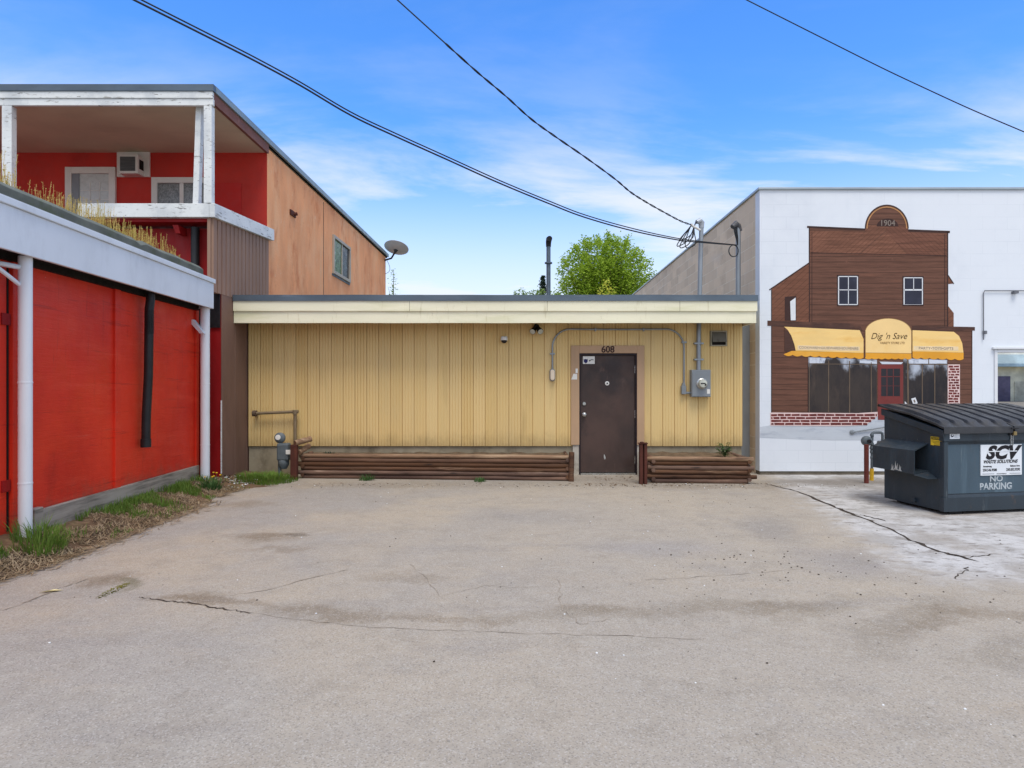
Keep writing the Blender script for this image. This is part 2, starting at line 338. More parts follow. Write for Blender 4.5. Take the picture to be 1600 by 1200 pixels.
M['brown_groove'] = mat("taupe_grooved_plywood", lin(152, 122, 104), .75, .07, 1.6, (1, 1, .3), [(lin(124, 94, 78), 2, .5, .8, .5, (1, 1, .25)), (lin(172, 146, 128), 5, .62, .8, .4, (1, 1, .3))], .15, 50)
M['brown_low'] = mat("brown_painted_board", lin(126, 98, 84), .75, .1, 1.6, (1, 1, .3), [(lin(100, 76, 62), 1.8, .48, .78, .6, (1, 1, .3)), (lin(146, 118, 102), 5, .62, .8, .4, None)], .15, 50)
M['peel_white'] = mat("peeling_white_paint", lin(228, 230, 228), .65, .05, 2, None, [(lin(198, 202, 204), 3, .46, .66, .7, None), (lin(150, 146, 140), 9, .60, .66, .85, (.35, .35, 2)), (lin(84, 76, 70), 13, .62, .67, .85, (.4, .4, 2)), (lin(120, 112, 104), 30, .60, .68, .5, (.3, .3, 1))], .5, 40)
M['white_paint'] = mat("white_fascia_paint", lin(218, 224, 230), .5, .04, 1.2, None, [(lin(188, 194, 200), 2, .5, .75, .55, (1, 1, .4)), (lin(150, 144, 136), 14, .72, .78, .5, None)], .08, 40)
M['white_post'] = mat("white_pipe_paint", lin(222, 226, 230), .45, .04, 2, (1, 1, .3), [(lin(176, 178, 180), 3, .55, .8, .5, (1, 1, .3)), (lin(110, 100, 92), 18, .74, .78, .7, None)], .05, 40)
M['taupe_soffit'] = mat("taupe_soffit_board", lin(200, 190, 164), .85, .08, 1.2, None, [(lin(174, 162, 138), 1.5, .5, .75, .5, (.4, 1, 1)), (lin(140, 116, 100), 5, .68, .8, .5, None)], .15, 30)
M['house_flash'] = mat("pale_roof_flashing", lin(140, 154, 158), .45, .15, 3, (1, .4, 1), [(lin(96, 106, 112), 2.5, .55, .75, .6, (1, .5, 4))], .08, 30, metal=.2)
M['frame_beige'] = mat("beige_window_frame", lin(176, 166, 150), .5, .08, 5)
M['maroon'] = mat("maroon_fascia_board", lin(126, 84, 74), .75, .12, 3, None, [(lin(176, 124, 116), 6, .58, .75, .5, None)], .2, 40)
M['mossy'] = mat("mossy_roof_edge", lin(104, 108, 100), .9, .2, 4, None, [(lin(82, 92, 62), 3, .5, .7, .7, None), (lin(140, 144, 140), 7, .6, .75, .6, None)], .6, 30)
M['greyboard'] = mat("weathered_grey_board", lin(158, 150, 138), .85, .2, 2.5, (.5, .5, 4), [(lin(84, 78, 70), 3, .5, .7, .7, (.4, .4, 5)), (lin(156, 152, 144), 5, .6, .75, .5, (.4, .4, 5))], .4, 30, (.4, .4, 4))
def glass(name, col, rough=.04):
    t = NT(name)
    c = t.mix(t.ramp(t.noise(3, 4, .6), .4, .65), tuple(a * .7 for a in col), col)
    return t.done(c, rough, 0, 1.0)
M['glass'] = glass("window_glass", (.045, .05, .052))
M['curtain'] = mat("net_curtain_behind_glass", lin(120, 124, 120), .25, .25, 14, None, [(lin(60, 64, 62), 20, .5, .65, .8, None)], .0, spec=.9)
M['blind'] = mat("pale_blind", lin(196, 204, 200), .3, .06, 3, bump=0, spec=.6)
M['darkglass'] = mat("dark_window_pane", lin(48, 50, 62), .2, .25, 3, bump=0, spec=.3)
M['greenglass'] = mat("leafy_window_pane", lin(84, 112, 74), .2, .3, 8, None, [(lin(180, 200, 190), 6, .56, .66, .8, None), (lin(36, 50, 34), 8, .5, .62, .8, None)], 0, spec=.3)
M['vinyl'] = mat("white_vinyl", lin(220, 220, 212), .4, .04, 3, None, [(lin(180, 176, 160), 5, .6, .8, .4, None)], .03)
# block building
M['white_block'] = block_wall("white_painted_block", lin(226, 231, 236), .004, lin(200, 207, 214), .35,
                              [(lin(204, 211, 219), .5, .45, .7, .6, None), (lin(196, 206, 216), 1.3, .55, .8, .4, (1, 1, .4)), (lin(176, 180, 182), 30, .73, .77, .5, None), (lin(140, 138, 132), 60, .75, .78, .5, None)], 'x', .6, bump=.06)
M['taupe_block'] = block_wall("taupe_concrete_block", lin(226, 204, 176), .10, lin(250, 240, 222), .95,
                              [(lin(178, 156, 132), 1.2, .52, .7, .65, (1, .4, 1)), (lin(220, 204, 184), 1.8, .54, .72, .65, (1, .35, 1)), (lin(142, 122, 104), 1.0, .62, .78, .55, (1, .6, .5))], 'y', .88, bump=.5)
M['block_base'] = mat("dirty_footing", lin(120, 112, 98), .9, .2, 4, None, [(lin(70, 60, 48), 5, .5, .7, .7, None)], .4, 40)
M['cap'] = mat("pale_metal_coping", lin(164, 174, 178), .4, .1, 3, (.5, .5, 1), [(lin(110, 120, 124), 3, .55, .75, .6, (.4, .4, 2))], .05, 30, metal=.4)
# mural paint
M['m_wood'] = planks("mural_brown_boards", lin(106, 73, 59), .088)
M['m_wood_l'] = planks("mural_brown_boards_side", lin(118, 78, 60), .095, 'd+', .5)
M['m_dl'] = planks("mural_chevron_rising", lin(122, 82, 64), .075, 'd+', .5, .34)
M['m_dr'] = planks("mural_chevron_falling", lin(116, 77, 61), .075, 'd-', .5, .34)
M['m_trim'] = mat("mural_dark_trim", lin(78, 54, 46), .75, .15, 4, (1, 1, 6), [(lin(112, 76, 60), 3, .5, .7, .7, (1, 1, 6))], .1)
M['m_edge'] = mat("mural_edge_line", lin(62, 42, 38), .75, .15, 6, bump=0)
M['m_gold'] = mat("mural_gold_outline", lin(190, 140, 92), .75, .15, 6, bump=0)
M['m_awn'] = mat("mural_yellow_awning", lin(246, 208, 134), .7, .05, 1.5, (1, 1, 3), [(lin(236, 180, 84), 1.6, .46, .72, .75, (.8, 1, 3)), (lin(246, 212, 148), 2, .55, .75, .6, (.6, 1, 4))], .08)
M['m_awn_low'] = mat("mural_amber_valance", lin(228, 160, 50), .7, .08, 2, None, [(lin(238, 184, 88), 2.5, .5, .72, .6, None)], .08)
M['m_sign'] = mat("mural_cream_sign", lin(248, 212, 146), .7, .04, 2, None, [(lin(236, 182, 90), 1.4, .5, .8, .5, None)], .08)
M['m_strip'] = mat("mural_cream_strip", lin(240, 214, 170), .75, .06, 6, None, [(lin(228, 180, 100), 6, .55, .75, .5, None)], .05)
M['m_script'] = mat("mural_brown_lettering", lin(70, 48, 20), .75, .1, 9, bump=0)
M['m_faint'] = mat("mural_faded_lettering", lin(150, 116, 74), .75, .15, 9, bump=0)
M['m_grey'] = mat("mural_grey_lettering", lin(132, 120, 110), .75, .15, 9, bump=0)
M['m_win'] = mat("mural_window_paint", lin(44, 42, 46), .55, .2, 1.6, (1, 1, .5), [(lin(72, 62, 56), 1.7, .5, .72, .7, (1, 1, .35)), (lin(26, 26, 32), 2.2, .55, .75, .7, (1, 1, .5))], .05)
def mural_glass():
    # the muralist's brushwork: pale sky dabbed over the upper corners of dark shop glass
    t = NT("mural_window_paint"); s_ = t.n("ShaderNodeSeparateXYZ"); t.l(t.co, s_.inputs[0])
    c = t.mix(t.ramp(t.noise(1.7, 6, .65, (1, 1, .5)), .35, .68), lin(34, 32, 36), lin(66, 57, 52))
    c = t.mix(t.ramp(t.noise(2.4, 6, .65, (1.4, 1, .35), loc=(2, 5, 1)), .52, .74, 0, .7), c, lin(88, 74, 64))
    zt_ = t.math('ADD', s_.outputs[2], t.math('MULTIPLY_ADD', t.noise(1.9, 5, .6, (1.3, 1, .8), loc=(8.35, 0, 3)), 1.5, -.75))
    c = t.mix(t.ramp(zt_, 1.77, 2.05, 0, .85), c, lin(196, 204, 216))
    return t.done(c, .55, 0, .3, t.bump(t.noise(60, 4, .6), .1, .004))
M['m_glass'] = mural_glass()
M['m_blue'] = mat("mural_blue_black_pane", lin(46, 48, 62), .55, .25, 4, None, [(lin(92, 96, 112), 5, .6, .75, .6, (1, 1, .6))], .05)
M['m_pale'] = mat("mural_reflected_sky", lin(206, 212, 222), .6, .06, 3, None, [(lin(128, 134, 150), 6, .52, .68, .8, (1, 1, .5))], .05)
M['m_white'] = mat("mural_white_paint", lin(222, 224, 226), .65, .04, 6, bump=.05)
M['m_mull'] = mat("mural_mullion_brown", lin(108, 92, 76), .7, .15, 5, bump=0)
M['m_red'] = mat("mural_red_door", lin(126, 58, 54), .7, .12, 3, (1, 1, .5), [(lin(98, 44, 42), 3, .5, .75, .6, None)], .08)
M['m_brick'] = mat("mural_brick_red", lin(112, 50, 46), .75, .28, 9, None, [(lin(74, 34, 38), 7, .5, .7, .7, None), (lin(132, 66, 58), 10, .6, .75, .6, None)], .08)
M['m_mortar'] = mat("mural_pink_mortar", lin(226, 200, 194), .75, .06, 8, bump=.05)
M['m_pave'] = mat("mural_grey_pavement", lin(196, 202, 208), .65, .05, 2, (1, 1, 3), [(lin(160, 168, 180), 2.4, .5, .72, .7, (.8, 1, 3.5)), (lin(222, 226, 230), 3, .55, .7, .6, (.6, 1, 3))], .1)
# dumpster
M['bin'] = mat("dark_teal_grey_enamel", lin(44, 54, 62), .48, .12, 1.8, (1, 1, .4),
               [(lin(66, 82, 92), 3, .5, .75, .5, (1.6, 1.6, .16)), (lin(36, 43, 50), 2.2, .5, .75, .55, (1, 1, .3)), (lin(120, 128, 130), 8, .62, .74, .5, (1.6, 1.6, .14)), (lin(96, 76, 62), 6, .62, .74, .6, (1, 1, .4)), (lin(150, 150, 146), 20, .70, .76, .5, (1, 1, .4)), (lin(26, 30, 34), 4, .6, .75, .6, (1.4, 1.4, .2))], .2, 30, spec=.4)
M['bin_panel'] = mat("faded_teal_enamel", lin(66, 84, 96), .5, .12, 1.8, (1, 1, .4),
                     [(lin(88, 108, 120), 4, .46, .66, .6, (1.6, 1.6, .1)), (lin(44, 56, 64), 3, .52, .7, .6, (1.6, 1.6, .12)), (lin(128, 142, 146), 9, .60, .72, .55, (1.8, 1.8, .1)), (lin(100, 84, 70), 5, .64, .75, .6, (1.4, 1.4, .16)), (lin(160, 162, 158), 24, .70, .76, .5, None)], .15, 30, spec=.4)
M['lid'] = mat("black_moulded_lid", lin(50, 51, 54), .5, .14, 2.5, None, [(lin(84, 82, 80), 3.5, .5, .75, .5, (1, .5, 1)), (lin(34, 34, 36), 5, .55, .8, .5, None)], .12, 40, spec=.4)
M['scrape'] = mat("scraped_paint", lin(176, 176, 170), .7, .15, 12, None, [(lin(110, 96, 84), 16, .5, .7, .7, None)], .1)
M['plate'] = mat("white_sign_plate", lin(222, 226, 230), .45, .03, 4, None, [(lin(186, 190, 192), 6, .6, .8, .4, (1, 1, .4))], .02)
M['yellow_decal'] = mat("yellow_decal", lin(232, 194, 48), .5, .05, 6, bump=0)
M['stencil'] = mat("worn_white_stencil", lin(176, 184, 188), .7, .08, 8, None, [(lin(84, 98, 108), 26, .55, .66, .75, None)], 0)
M['brass'] = mat("tarnished_brass", lin(160, 140, 96), .45, .2, 20, metal=.7, bump=0)
M['pipe_yellow'] = mat("yellow_pipe_sleeve", lin(216, 172, 44), .5, .1, 8, None, [(lin(150, 116, 40), 9, .6, .8, .6, None)], .08)
# plants
def leafmat(name, a, b, tr=.25):
    t = NT(name)
    oi = t.noise(1.7, 3, .6); 
    c = t.mix(t.ramp(t.noise(7, 3, .6, loc=(2, 2, 2)), .3, .7), a, b)
    m = t.done(c, .6, 0, .25)
    t.b.inputs['Subsurface Weight'].default_value = 0
    tl = t.n("ShaderNodeBsdfTranslucent"); t.l(c, tl.inputs[0])
    ms = t.n("ShaderNodeMixShader"); ms.inputs[0].default_value = tr
    o = [n for n in t.t.nodes if n.type == 'OUTPUT_MATERIAL'][0]
    t.l(t.b.outputs[0], ms.inputs[1]); t.l(tl.outputs[0], ms.inputs[2]); t.l(ms.outputs[0], o.inputs[0])
    return m
M['leaf'] = leafmat("spring_leaf", (.26, .40, .03), (.42, .55, .07), .45)
M['leaf2'] = leafmat("shrub_leaf", (.15, .24, .05), (.26, .36, .09), .4)
M['leaf3'] = leafmat("yellow_leaf", (.50, .52, .06), (.66, .62, .10), .4)
M['needle'] = leafmat("conifer_needle", (.03, .055, .035), (.05, .08, .05), .15)
M['grass'] = leafmat("green_grass", (.10, .19, .025), (.20, .32, .06), .35)
M['straw'] = leafmat("dry_straw", (.30, .215, .12), (.46, .36, .23), .2)
M['rweed'] = leafmat("yellow_green_stalk", (.50, .42, .10), (.80, .58, .22), .4)
M['weed'] = leafmat("weed_leaf", (.05, .12, .035), (.09, .18, .05), .25)
M['moss'] = leafmat("olive_moss", (.13, .12, .02), (.22, .20, .04), .15)
M['litter'] = leafmat("brown_leaf_litter", (.10, .055, .03), (.20, .12, .06), .1)
M['petal'] = leafmat("dandelion_petal", (.75, .50, .02), (.85, .6, .05), .3)
M['bark'] = mat("tree_bark", lin(92, 76, 62), .9, .2, 4, (1, 1, .3), bump=.5, bscale=20)
M['bank'] = mat("bank_soil", lin(104, 82, 62), .95, .25, 5, None, [(lin(150, 124, 92), 6, .5, .7, .65, None), (lin(70, 52, 38), 8, .55, .7, .7, None), (lin(78, 86, 44), 2.5, .58, .72, .5, None)], 1, 30)
M['stone'] = mat("small_stone", lin(150, 144, 136), .85, .35, 3, bump=.2)
M['crackdark'] = mat("crack_dirt", lin(64, 55, 46), .95, .3, 12, None, [(lin(120, 108, 92), 9, .55, .7, .7, None)], .4, 40)
M['crackfaint'] = mat("filled_crack_dirt", lin(146, 134, 120), .95, .2, 12, None, [(lin(182, 170, 154), 5, .42, .6, .95, None)], .4, 40)
M['cream_wall'] = mat("cream_stucco", lin(236, 226, 192), .8, .05, 1)

# ------------------------------------------------------------------ mesh builder
class MB:
    def __init__(s): s.v, s.f, s.mi = [], [], []
    def add(s, vs, fs, m=0):
        o = len(s.v); s.v += [tuple(p) for p in vs]
        s.f += [tuple(i + o for i in f) for f in fs]; s.mi += [m] * len(fs); return s
    def box(s, x0, x1, y0, y1, z0, z1, m=0):
        return s.hexa([(x0, y0, z0), (x1, y0, z0), (x1, y1, z0), (x0, y1, z0), (x0, y0, z1), (x1, y0, z1), (x1, y1, z1), (x0, y1, z1)], m)
    def hexa(s, v, m=0):
        return s.add(v, [(0, 3, 2, 1), (4, 5, 6, 7), (0, 1, 5, 4), (1, 2, 6, 5), (2, 3, 7, 6), (3, 0, 4, 7)], m)
    def prism(s, poly, a0, a1, plane='xz', m=0):
        """polygon in a plane, extruded along the third axis from a0 to a1"""
        n = len(poly)
        def P(p, a): return {'xz': (p[0], a, p[1]), 'yz': (a, p[0], p[1]), 'xy': (p[0], p[1], a)}[plane]
        vs = [P(p, a0) for p in poly] + [P(p, a1) for p in poly]
        fs = [tuple(range(n)), tuple(range(2 * n - 1, n - 1, -1))] + [(i, i + n, (i + 1) % n + n, (i + 1) % n) for i in range(n)]
        return s.add(vs, fs, m)
    def tube(s, pts, r, n=10, cap=True, m=0):
        pts = [Vector(p) for p in pts]
        rs = r if isinstance(r, (list, tuple)) else [r] * len(pts)
        d0 = (pts[1] - pts[0]).normalized()
        up = Vector((0, 0, 1)) if abs(d0.z) < .9 else Vector((1, 0, 0))
        a = d0.cross(up).normalized()
        vs, fs = [], []
        for i, p in enumerate(pts):
            d = (pts[min(i + 1, len(pts) - 1)] - pts[max(i - 1, 0)])
            d = d.normalized() if d.length > 1e-9 else d0
            a = (a - d * a.dot(d)); a = a.normalized() if a.length > 1e-6 else d.orthogonal().normalized()
            b = d.cross(a)
            for k in range(n):
                t = 2 * math.pi * k / n
                vs.append(p + (a * math.cos(t) + b * math.sin(t)) * rs[i])
        for i in range(len(pts) - 1):
            for k in range(n):
                fs.append((i * n + k, i * n + (k + 1) % n, (i + 1) * n + (k + 1) % n, (i + 1) * n + k))
        if cap: fs += [tuple(range(n - 1, -1, -1)), tuple(range((len(pts) - 1) * n, len(pts) * n))]
        return s.add(vs, fs, m)
    def lathe(s, prof, c, axis='z', n=20, m=0):
        """prof: (radius, along) pairs; closed at both ends"""
        vs, fs = [], []
        for r, h in prof:
            for k in range(n):
                t = 2 * math.pi * k / n
                u, v = r * math.cos(t), r * math.sin(t)
                q = {'z': (u, v, h), 'y': (u, h, v), 'x': (h, u, v)}[axis]
                vs.append((c[0] + q[0], c[1] + q[1], c[2] + q[2]))
        for i in range(len(prof) - 1):
            for k in range(n): fs.append((i * n + k, i * n + (k + 1) % n, (i + 1) * n + (k + 1) % n, (i + 1) * n + k))
        fs += [tuple(range(n - 1, -1, -1)), tuple(range((len(prof) - 1) * n, len(prof) * n))]
        return s.add(vs, fs, m)
    def build(s, name, mats, parent=None, loc=None, smooth=False, bevel=0, local=False, fix=True, label=None):
        """vertices are given in world space unless local; loc is the origin of a top-level mesh"""
        root = parent
        while root is not None and root.parent is not None: root = root.parent
        o0 = Vector((0, 0, 0)) if local else (Vector(root.location) if root else Vector(loc or (0, 0, 0)))
        me = bpy.data.meshes.new(name)
        me.from_pydata([(Vector(p) - o0) for p in s.v], [], s.f)
        if not isinstance(mats, (list, tuple)): mats = [mats]
        for mm in mats: me.materials.append(mm)
        for p, i in zip(me.polygons, s.mi): p.material_index = i
        if fix:
            bm = bmesh.new(); bm.from_mesh(me); bmesh.ops.recalc_face_normals(bm, faces=bm.faces); bm.to_mesh(me); bm.free()
        if smooth:
            for p in me.polygons: p.use_smooth = True
            me.set_sharp_from_angle(angle=R(42))
        ob = bpy.data.objects.new(name, me); COL.objects.link(ob)
        if parent is not None: ob.parent = parent
        elif loc is not None: ob.location = loc
        if bevel:
            b = ob.modifiers.new("bevel", 'BEVEL'); b.width = bevel; b.segments = 2; b.limit_method = 'ANGLE'; b.angle_limit = R(40)
        if label: ob['label'] = label
        return ob
def tag(o, label=None, cat=None, group=None, kind=None):
    if label: o['label'] = label
    if cat: o['category'] = cat
    if group: o['group'] = group
    if kind: o['kind'] = kind
    return o
def thing(name, loc, label, cat, group=None, rz=0):
    o = bpy.data.objects.new(name, None); COL.objects.link(o)
    o.location = loc; o.rotation_euler = (0, 0, rz); o.empty_display_size = .2
    return tag(o, label, cat, group)
def bez(p0, p1, p2, p3, n=10):
    p0, p1, p2, p3 = map(Vector, (p0, p1, p2, p3))
    return [(p0 * (1 - t) ** 3 + p1 * 3 * t * (1 - t) ** 2 + p2 * 3 * t * t * (1 - t) + p3 * t ** 3) for t in [i / n for i in range(n + 1)]]
def text(name, s, size, pos, parent, material, rot=(math.pi / 2, 0, 0), shear=0, bold=0, sx=1, local=False, depth=.002, align='CENTER', space=1.0):
    cu = bpy.data.curves.new(name, 'FONT'); cu.body = s; cu.size = size; cu.align_x = align; cu.align_y = 'CENTER'
    cu.shear = shear; cu.offset = bold; cu.extrude = depth; cu.resolution_u = 3; cu.space_character = space
    tmp = bpy.data.objects.new("tmp", cu); COL.objects.link(tmp)
    dg = bpy.context.evaluated_depsgraph_get()
    me = bpy.data.meshes.new_from_object(tmp.evaluated_get(dg)); me.name = name
    bpy.data.objects.remove(tmp); bpy.data.curves.remove(cu)
    me.materials.clear(); me.materials.append(material)
    o = bpy.data.objects.new(name, me); COL.objects.link(o)
    root = parent
    while root.parent is not None: root = root.parent
    o.parent = parent
    o.location = Vector(pos) if local else Vector(pos) - Vector(root.location)
    o.rotation_euler = rot; o.scale = (sx, 1, 1)
    return o
rnd = random.uniform

# ------------------------------------------------------------------ ground
g = MB()
g.add([(-400, -400, 0), (400, -400, 0), (400, 900, 0), (-400, 900, 0)], [(0, 1, 2, 3)])
tag(g.build("ground", M['asphalt']), kind='structure')

def gx(Y, off=0): return -4.51 + .067 * (9.3 - Y) - off      # line of the red shed's eave; off goes in towards its wall
EDGE = [(2.0, -3.98), (4.2, -3.92), (4.79, -3.90), (5.18, -3.80), (5.74, -3.80), (6.23, -3.80), (7.1, -3.80), (7.46, -3.79), (8.0, -3.86), (8.7, -4.0), (9.07, -3.86), (9.3, -3.55), (9.75, -3.48), (10.2, -3.52), (10.6, -3.6)]
def edge(Y):
    for (a, b), (c, d) in zip(EDGE, EDGE[1:]):
        if a <= Y <= c: return b + (d - b) * (Y - a) / (c - a)
    return EDGE[-1][1]
def wallx(Y): return gx(Y, .25) if Y < 9.3 else -4.78
def bank_z(x, Y):
    e, wx = edge(Y), wallx(Y)
    u = max(0, min(1, (e - x) / (e - wx)))
    u = u * u * (3 - 2 * u)
    h = .20 - .06 * max(0, min(1, (Y - 5.4) / .6)) - .06 * max(0, min(1, (Y - 9) / 1.3))
    return -.012 + h * u + .035 * min(1, u * 6) * mnoise.noise(Vector((x * 3.5, Y * 3.5, 0))) + .018 * min(1, u * 8) * mnoise.noise(Vector((x * 13, Y * 13, 2)))
g = MB()
NY, NU = 150, 26
for i in range(NY + 1):
    Y = 2.0 + 8.62 * i / NY
    e, wx = edge(Y) + .07 * mnoise.noise(Vector((Y * 3, 0, 5))) + .03 * mnoise.noise(Vector((Y * 11, 0, 5))), wallx(Y) - .1
    for k in range(NU + 1):
        x = e + (wx - e) * k / NU
        g.v.append((x, Y, bank_z(x, Y) if k else -.01))
for i in range(NY):
    for k in range(NU):
        a = i * (NU + 1) + k
        g.f.append((a, a + 1, a + NU + 2, a + NU + 1)); g.mi.append(0)
tag(g.build("dirt_bank", M['bank'], smooth=True, fix=False), kind='structure')

def crack(pts, wd, m, jit=.02, sub=7):
    """pts are photo points on the flat ground"""
    P = [(X(a, GY(b)), GY(b)) for a, b in pts]
    L = []
    for (x0, y0), (x1, y1) in zip(P, P[1:]):
        for k in range(sub): L.append((x0 + (x1 - x0) * k / sub + rnd(-jit, jit), y0 + (y1 - y0) * k / sub + rnd(-jit, jit)))
    L.append(P[-1])
    mb = MB(); n = len(L)
    for i, (x, y) in enumerate(L):
        x2, y2 = L[min(i + 1, n - 1)]; x1, y1 = L[max(i - 1, 0)]
        d = Vector((x2 - x1, y2 - y1)); d = d.normalized() if d.length else Vector((1, 0))
        h = wd * rnd(.35, 1.3) * (0.15 if i in (0, n - 1) else 1)
        mb.v += [(x - d.y * h, y + d.x * h, .004), (x + d.y * h, y - d.x * h, .004)]
    for i in range(n - 1): mb.f.append((2 * i, 2 * i + 1, 2 * i + 3, 2 * i + 2)); mb.mi.append(0)
    tag(mb.build("pavement_crack", m, fix=False), kind='structure')
crack([(1200, 757), (1240, 766), (1290, 786), (1330, 803), (1380, 822), (1425, 845), (1470, 862), (1530, 878)], .022, M['crackdark'])
crack([(1330, 803), (1352, 806), (1385, 815)], .01, M['crackdark'])
crack([(1470, 862), (1505, 872), (1560, 866)], .006, M['crackdark'])
crack([(1490, 905), (1510, 893), (1512, 886)], .005, M['crackdark'])
crack([(0, 955), (50, 938), (100, 916), (140, 905)], .006, M['crackfaint'])
crack([(215, 933), (260, 939), (300, 943), (350, 952), (395, 958)], .006, M['crackdark'], .012, 11)
crack([(395, 958), (480, 970), (580, 980), (700, 985), (820, 990), (960, 993), (1100, 1000)], .003, M['crackfaint'], .012)
crack([(355, 931), (420, 922), (480, 905), (545, 890)], .004, M['crackfaint'], .012)
crack([(1000, 906), (1080, 903), (1160, 897), (1260, 889)], .003, M['crackfaint'])
crack([(870, 905), (880, 950), (905, 975), (960, 968)], .0025, M['crackfaint'])
crack([(640, 880), (690, 930), (760, 915), (800, 918), (870, 916)], .0025, M['crackfaint'])

# loose grit and pebbles
g = MB()
def pebble(mb, x, y, z, r, mi=None):
    n = 6; vs = []
    for h, q in ((0, .75), (.45, 1), (.85, .55)):
        for k in range(n):
            a = 2 * math.pi * k / n + h
            vs.append((x + r * q * rnd(.75, 1.2) * math.cos(a), y + r * q * rnd(.75, 1.2) * math.sin(a), z + r * h * .9))
    fs = [(0 + k, (k + 1) % n, n + (k + 1) % n, n + k) for k in range(n)] + [(n + k, n + (k + 1) % n, 2 * n + (k + 1) % n, 2 * n + k) for k in range(n)] + [tuple(range(2 * n, 3 * n))]
    mb.add(vs, fs, random.choice((0, 0, 0, 1, 1, 2)) if mi is None else mi)
for _ in range(300):
    Y = rnd(2.6, 9.6); x = rnd(-3.7, 6) if random.random() < .6 else random.gauss(2.0, .9)
    if x > 4.3 and Y > 6.5: continue
    pebble(g, x, Y, 0, rnd(.003, .009))
for _ in range(260):
    Y = rnd(9.2, 10.5); x = rnd(-3.4, 5)
    if x > 4.4 and Y < 9.4: continue
    pebble(g, x, rnd(9.2, 9.62), 0, rnd(.004, .011))
for _ in range(55):                                          # dark grit in the middle of the lot
    pebble(g, random.gauss(2.15, .45), random.gauss(5.25, .22), 0, rnd(.003, .010), 1)
for _ in range(45):
    pebble(g, random.gauss(2.3, 1.1), random.gauss(4.7, .5), 0, rnd(.003, .008), 1)
for _ in range(160):                                         # pale gravel by the brown wall
    Y = rnd(8.9, 9.9); x = rnd(-4.6, -4.0)
    pebble(g, x, Y, bank_z(x, Y), rnd(.008, .02))
tag(g.build("gravel", [M['stone'], M['crackdark'], M['peel_white']], fix=False), kind='stuff')

# ------------------------------------------------------------------ grass, straw, weeds
def blade(mb, x, y, z, h, wd, lean, az, m=0, curve=.5):
    dx, dy = math.cos(az), math.sin(az)
    sx, sy = -dy * wd / 2, dx * wd / 2
    l1, l2 = lean * h * .35, lean * h
    h2 = h * math.sqrt(max(.05, 1 - min(.95, lean * lean * curve)))
    v = [(x - sx, y - sy, z - .01), (x + sx, y + sy, z - .01), (x + dx * l1 + sx * .7, y + dy * l1 + sy * .7, z + h2 * .6), (x + dx * l1 - sx * .7, y + dy * l1 - sy * .7, z + h2 * .6), (x + dx * l2, y + dy * l2, z + h2)]
    mb.add(v, [(0, 1, 2, 3), (3, 2, 4)], m)
g = MB()
def scatter(n, y0, y1, u0, u1, h0, h1, thr=-1):
    for _ in range(n):
        Y = rnd(y0, y1); u = rnd(u0, u1); x = edge(Y) + (wallx(Y) - edge(Y)) * u
        if mnoise.noise(Vector((x * 2.2, Y * 2.2, 9))) < thr: continue
        blade(g, x, Y, bank_z(x, Y), rnd(h0, h1), rnd(.004, .009), rnd(.1, .9), rnd(0, 6.28))
scatter(4200, 5.9, 9.2, .45, .92, .03, .10, .02)
scatter(1800, 6.4, 9.2, .66, .95, .04, .12, -.3)
scatter(3200, 4.6, 9.2, .15, .65, .02, .07, .08)
scatter(1500, 5.6, 9.3, .4, .9, .05, .13, -.1)
scatter(2600, 3.6, 5.15, .5, .98, .05, .16, -.15)
tag(g.build("grass", M['grass'], fix=False), kind='stuff')

def tuft(name, x, y, n, rad, h0, h1, label, mt='grass', wd=(.006, .012), lean=(.15, 1.0), zf=bank_z, ell=1.0, flowers=0, petals=None):
    mb = MB()
    for _ in range(n):
        a, r = rnd(0, 6.28), rad * math.sqrt(rnd(0, 1))
        px_, py_ = x + r * math.cos(a) * ell, y + r * math.sin(a)
        blade(mb, px_, py_, zf(px_, py_), rnd(h0, h1) * (1 - .45 * r / rad), rnd(*wd), rnd(*lean), a + rnd(-.9, .9))
    for _ in range(flowers):
        a, r = rnd(0, 6.28), rad * rnd(.1, .8)
        fx, fy, fz = x + r * math.cos(a), y + r * math.sin(a), zf(x, y)
        hh = rnd(.75, 1.1) * h1
        mb.tube([(fx, fy, fz), (fx + .01, fy, fz + hh)], .003, 5)
        mb.lathe([(.004, -.004), (.016, .004), (.012, .012), (.003, .014)], (fx + .01, fy, fz + hh), 'z', 9, 1)
    ob = mb.build(name, [M[mt], M['petal']], loc=(x, y, zf(x, y)), fix=False)
    return tag(ob, label, 'plant')
flat = lambda x, y: 0.0
tuft("grass_tuft", -4.16, 5.5, 230, .2, .14, .36, "tall green grass tuft at the foot of the near white eave post", lean=(.1, .9))
tuft("grass_tuft", -3.95, 9.85, 1500, .46, .06, .19, "wide green grass clump below the gas meter", ell=.95, lean=(.2, 1.1))
tuft("flowering_weed", -4.33, 8.85, 150, .14, .08, .2, "green weed with small yellow flowers by the far white eave post", 'weed', (.012, .026), flowers=6)
tuft("weed", X(750, 9.84), 9.84, 70, .09, .04, .12, "small weed at the foot of the long log planter, nearer the door", 'weed', (.008, .018), zf=flat)
tuft("weed", X(573, 9.98), 9.98, 90, .11, .05, .16, "small weed at the foot of the long log planter, nearer the gas meter", 'weed', (.008, .018), zf=flat)
tuft("moss_strip", X(178, 4.6), 4.6, 260, .17, .006, .02, "low strip of moss in the dirty crack on the near asphalt", 'moss', (.006, .014), (.6, 1.8), zf=flat, ell=.22)

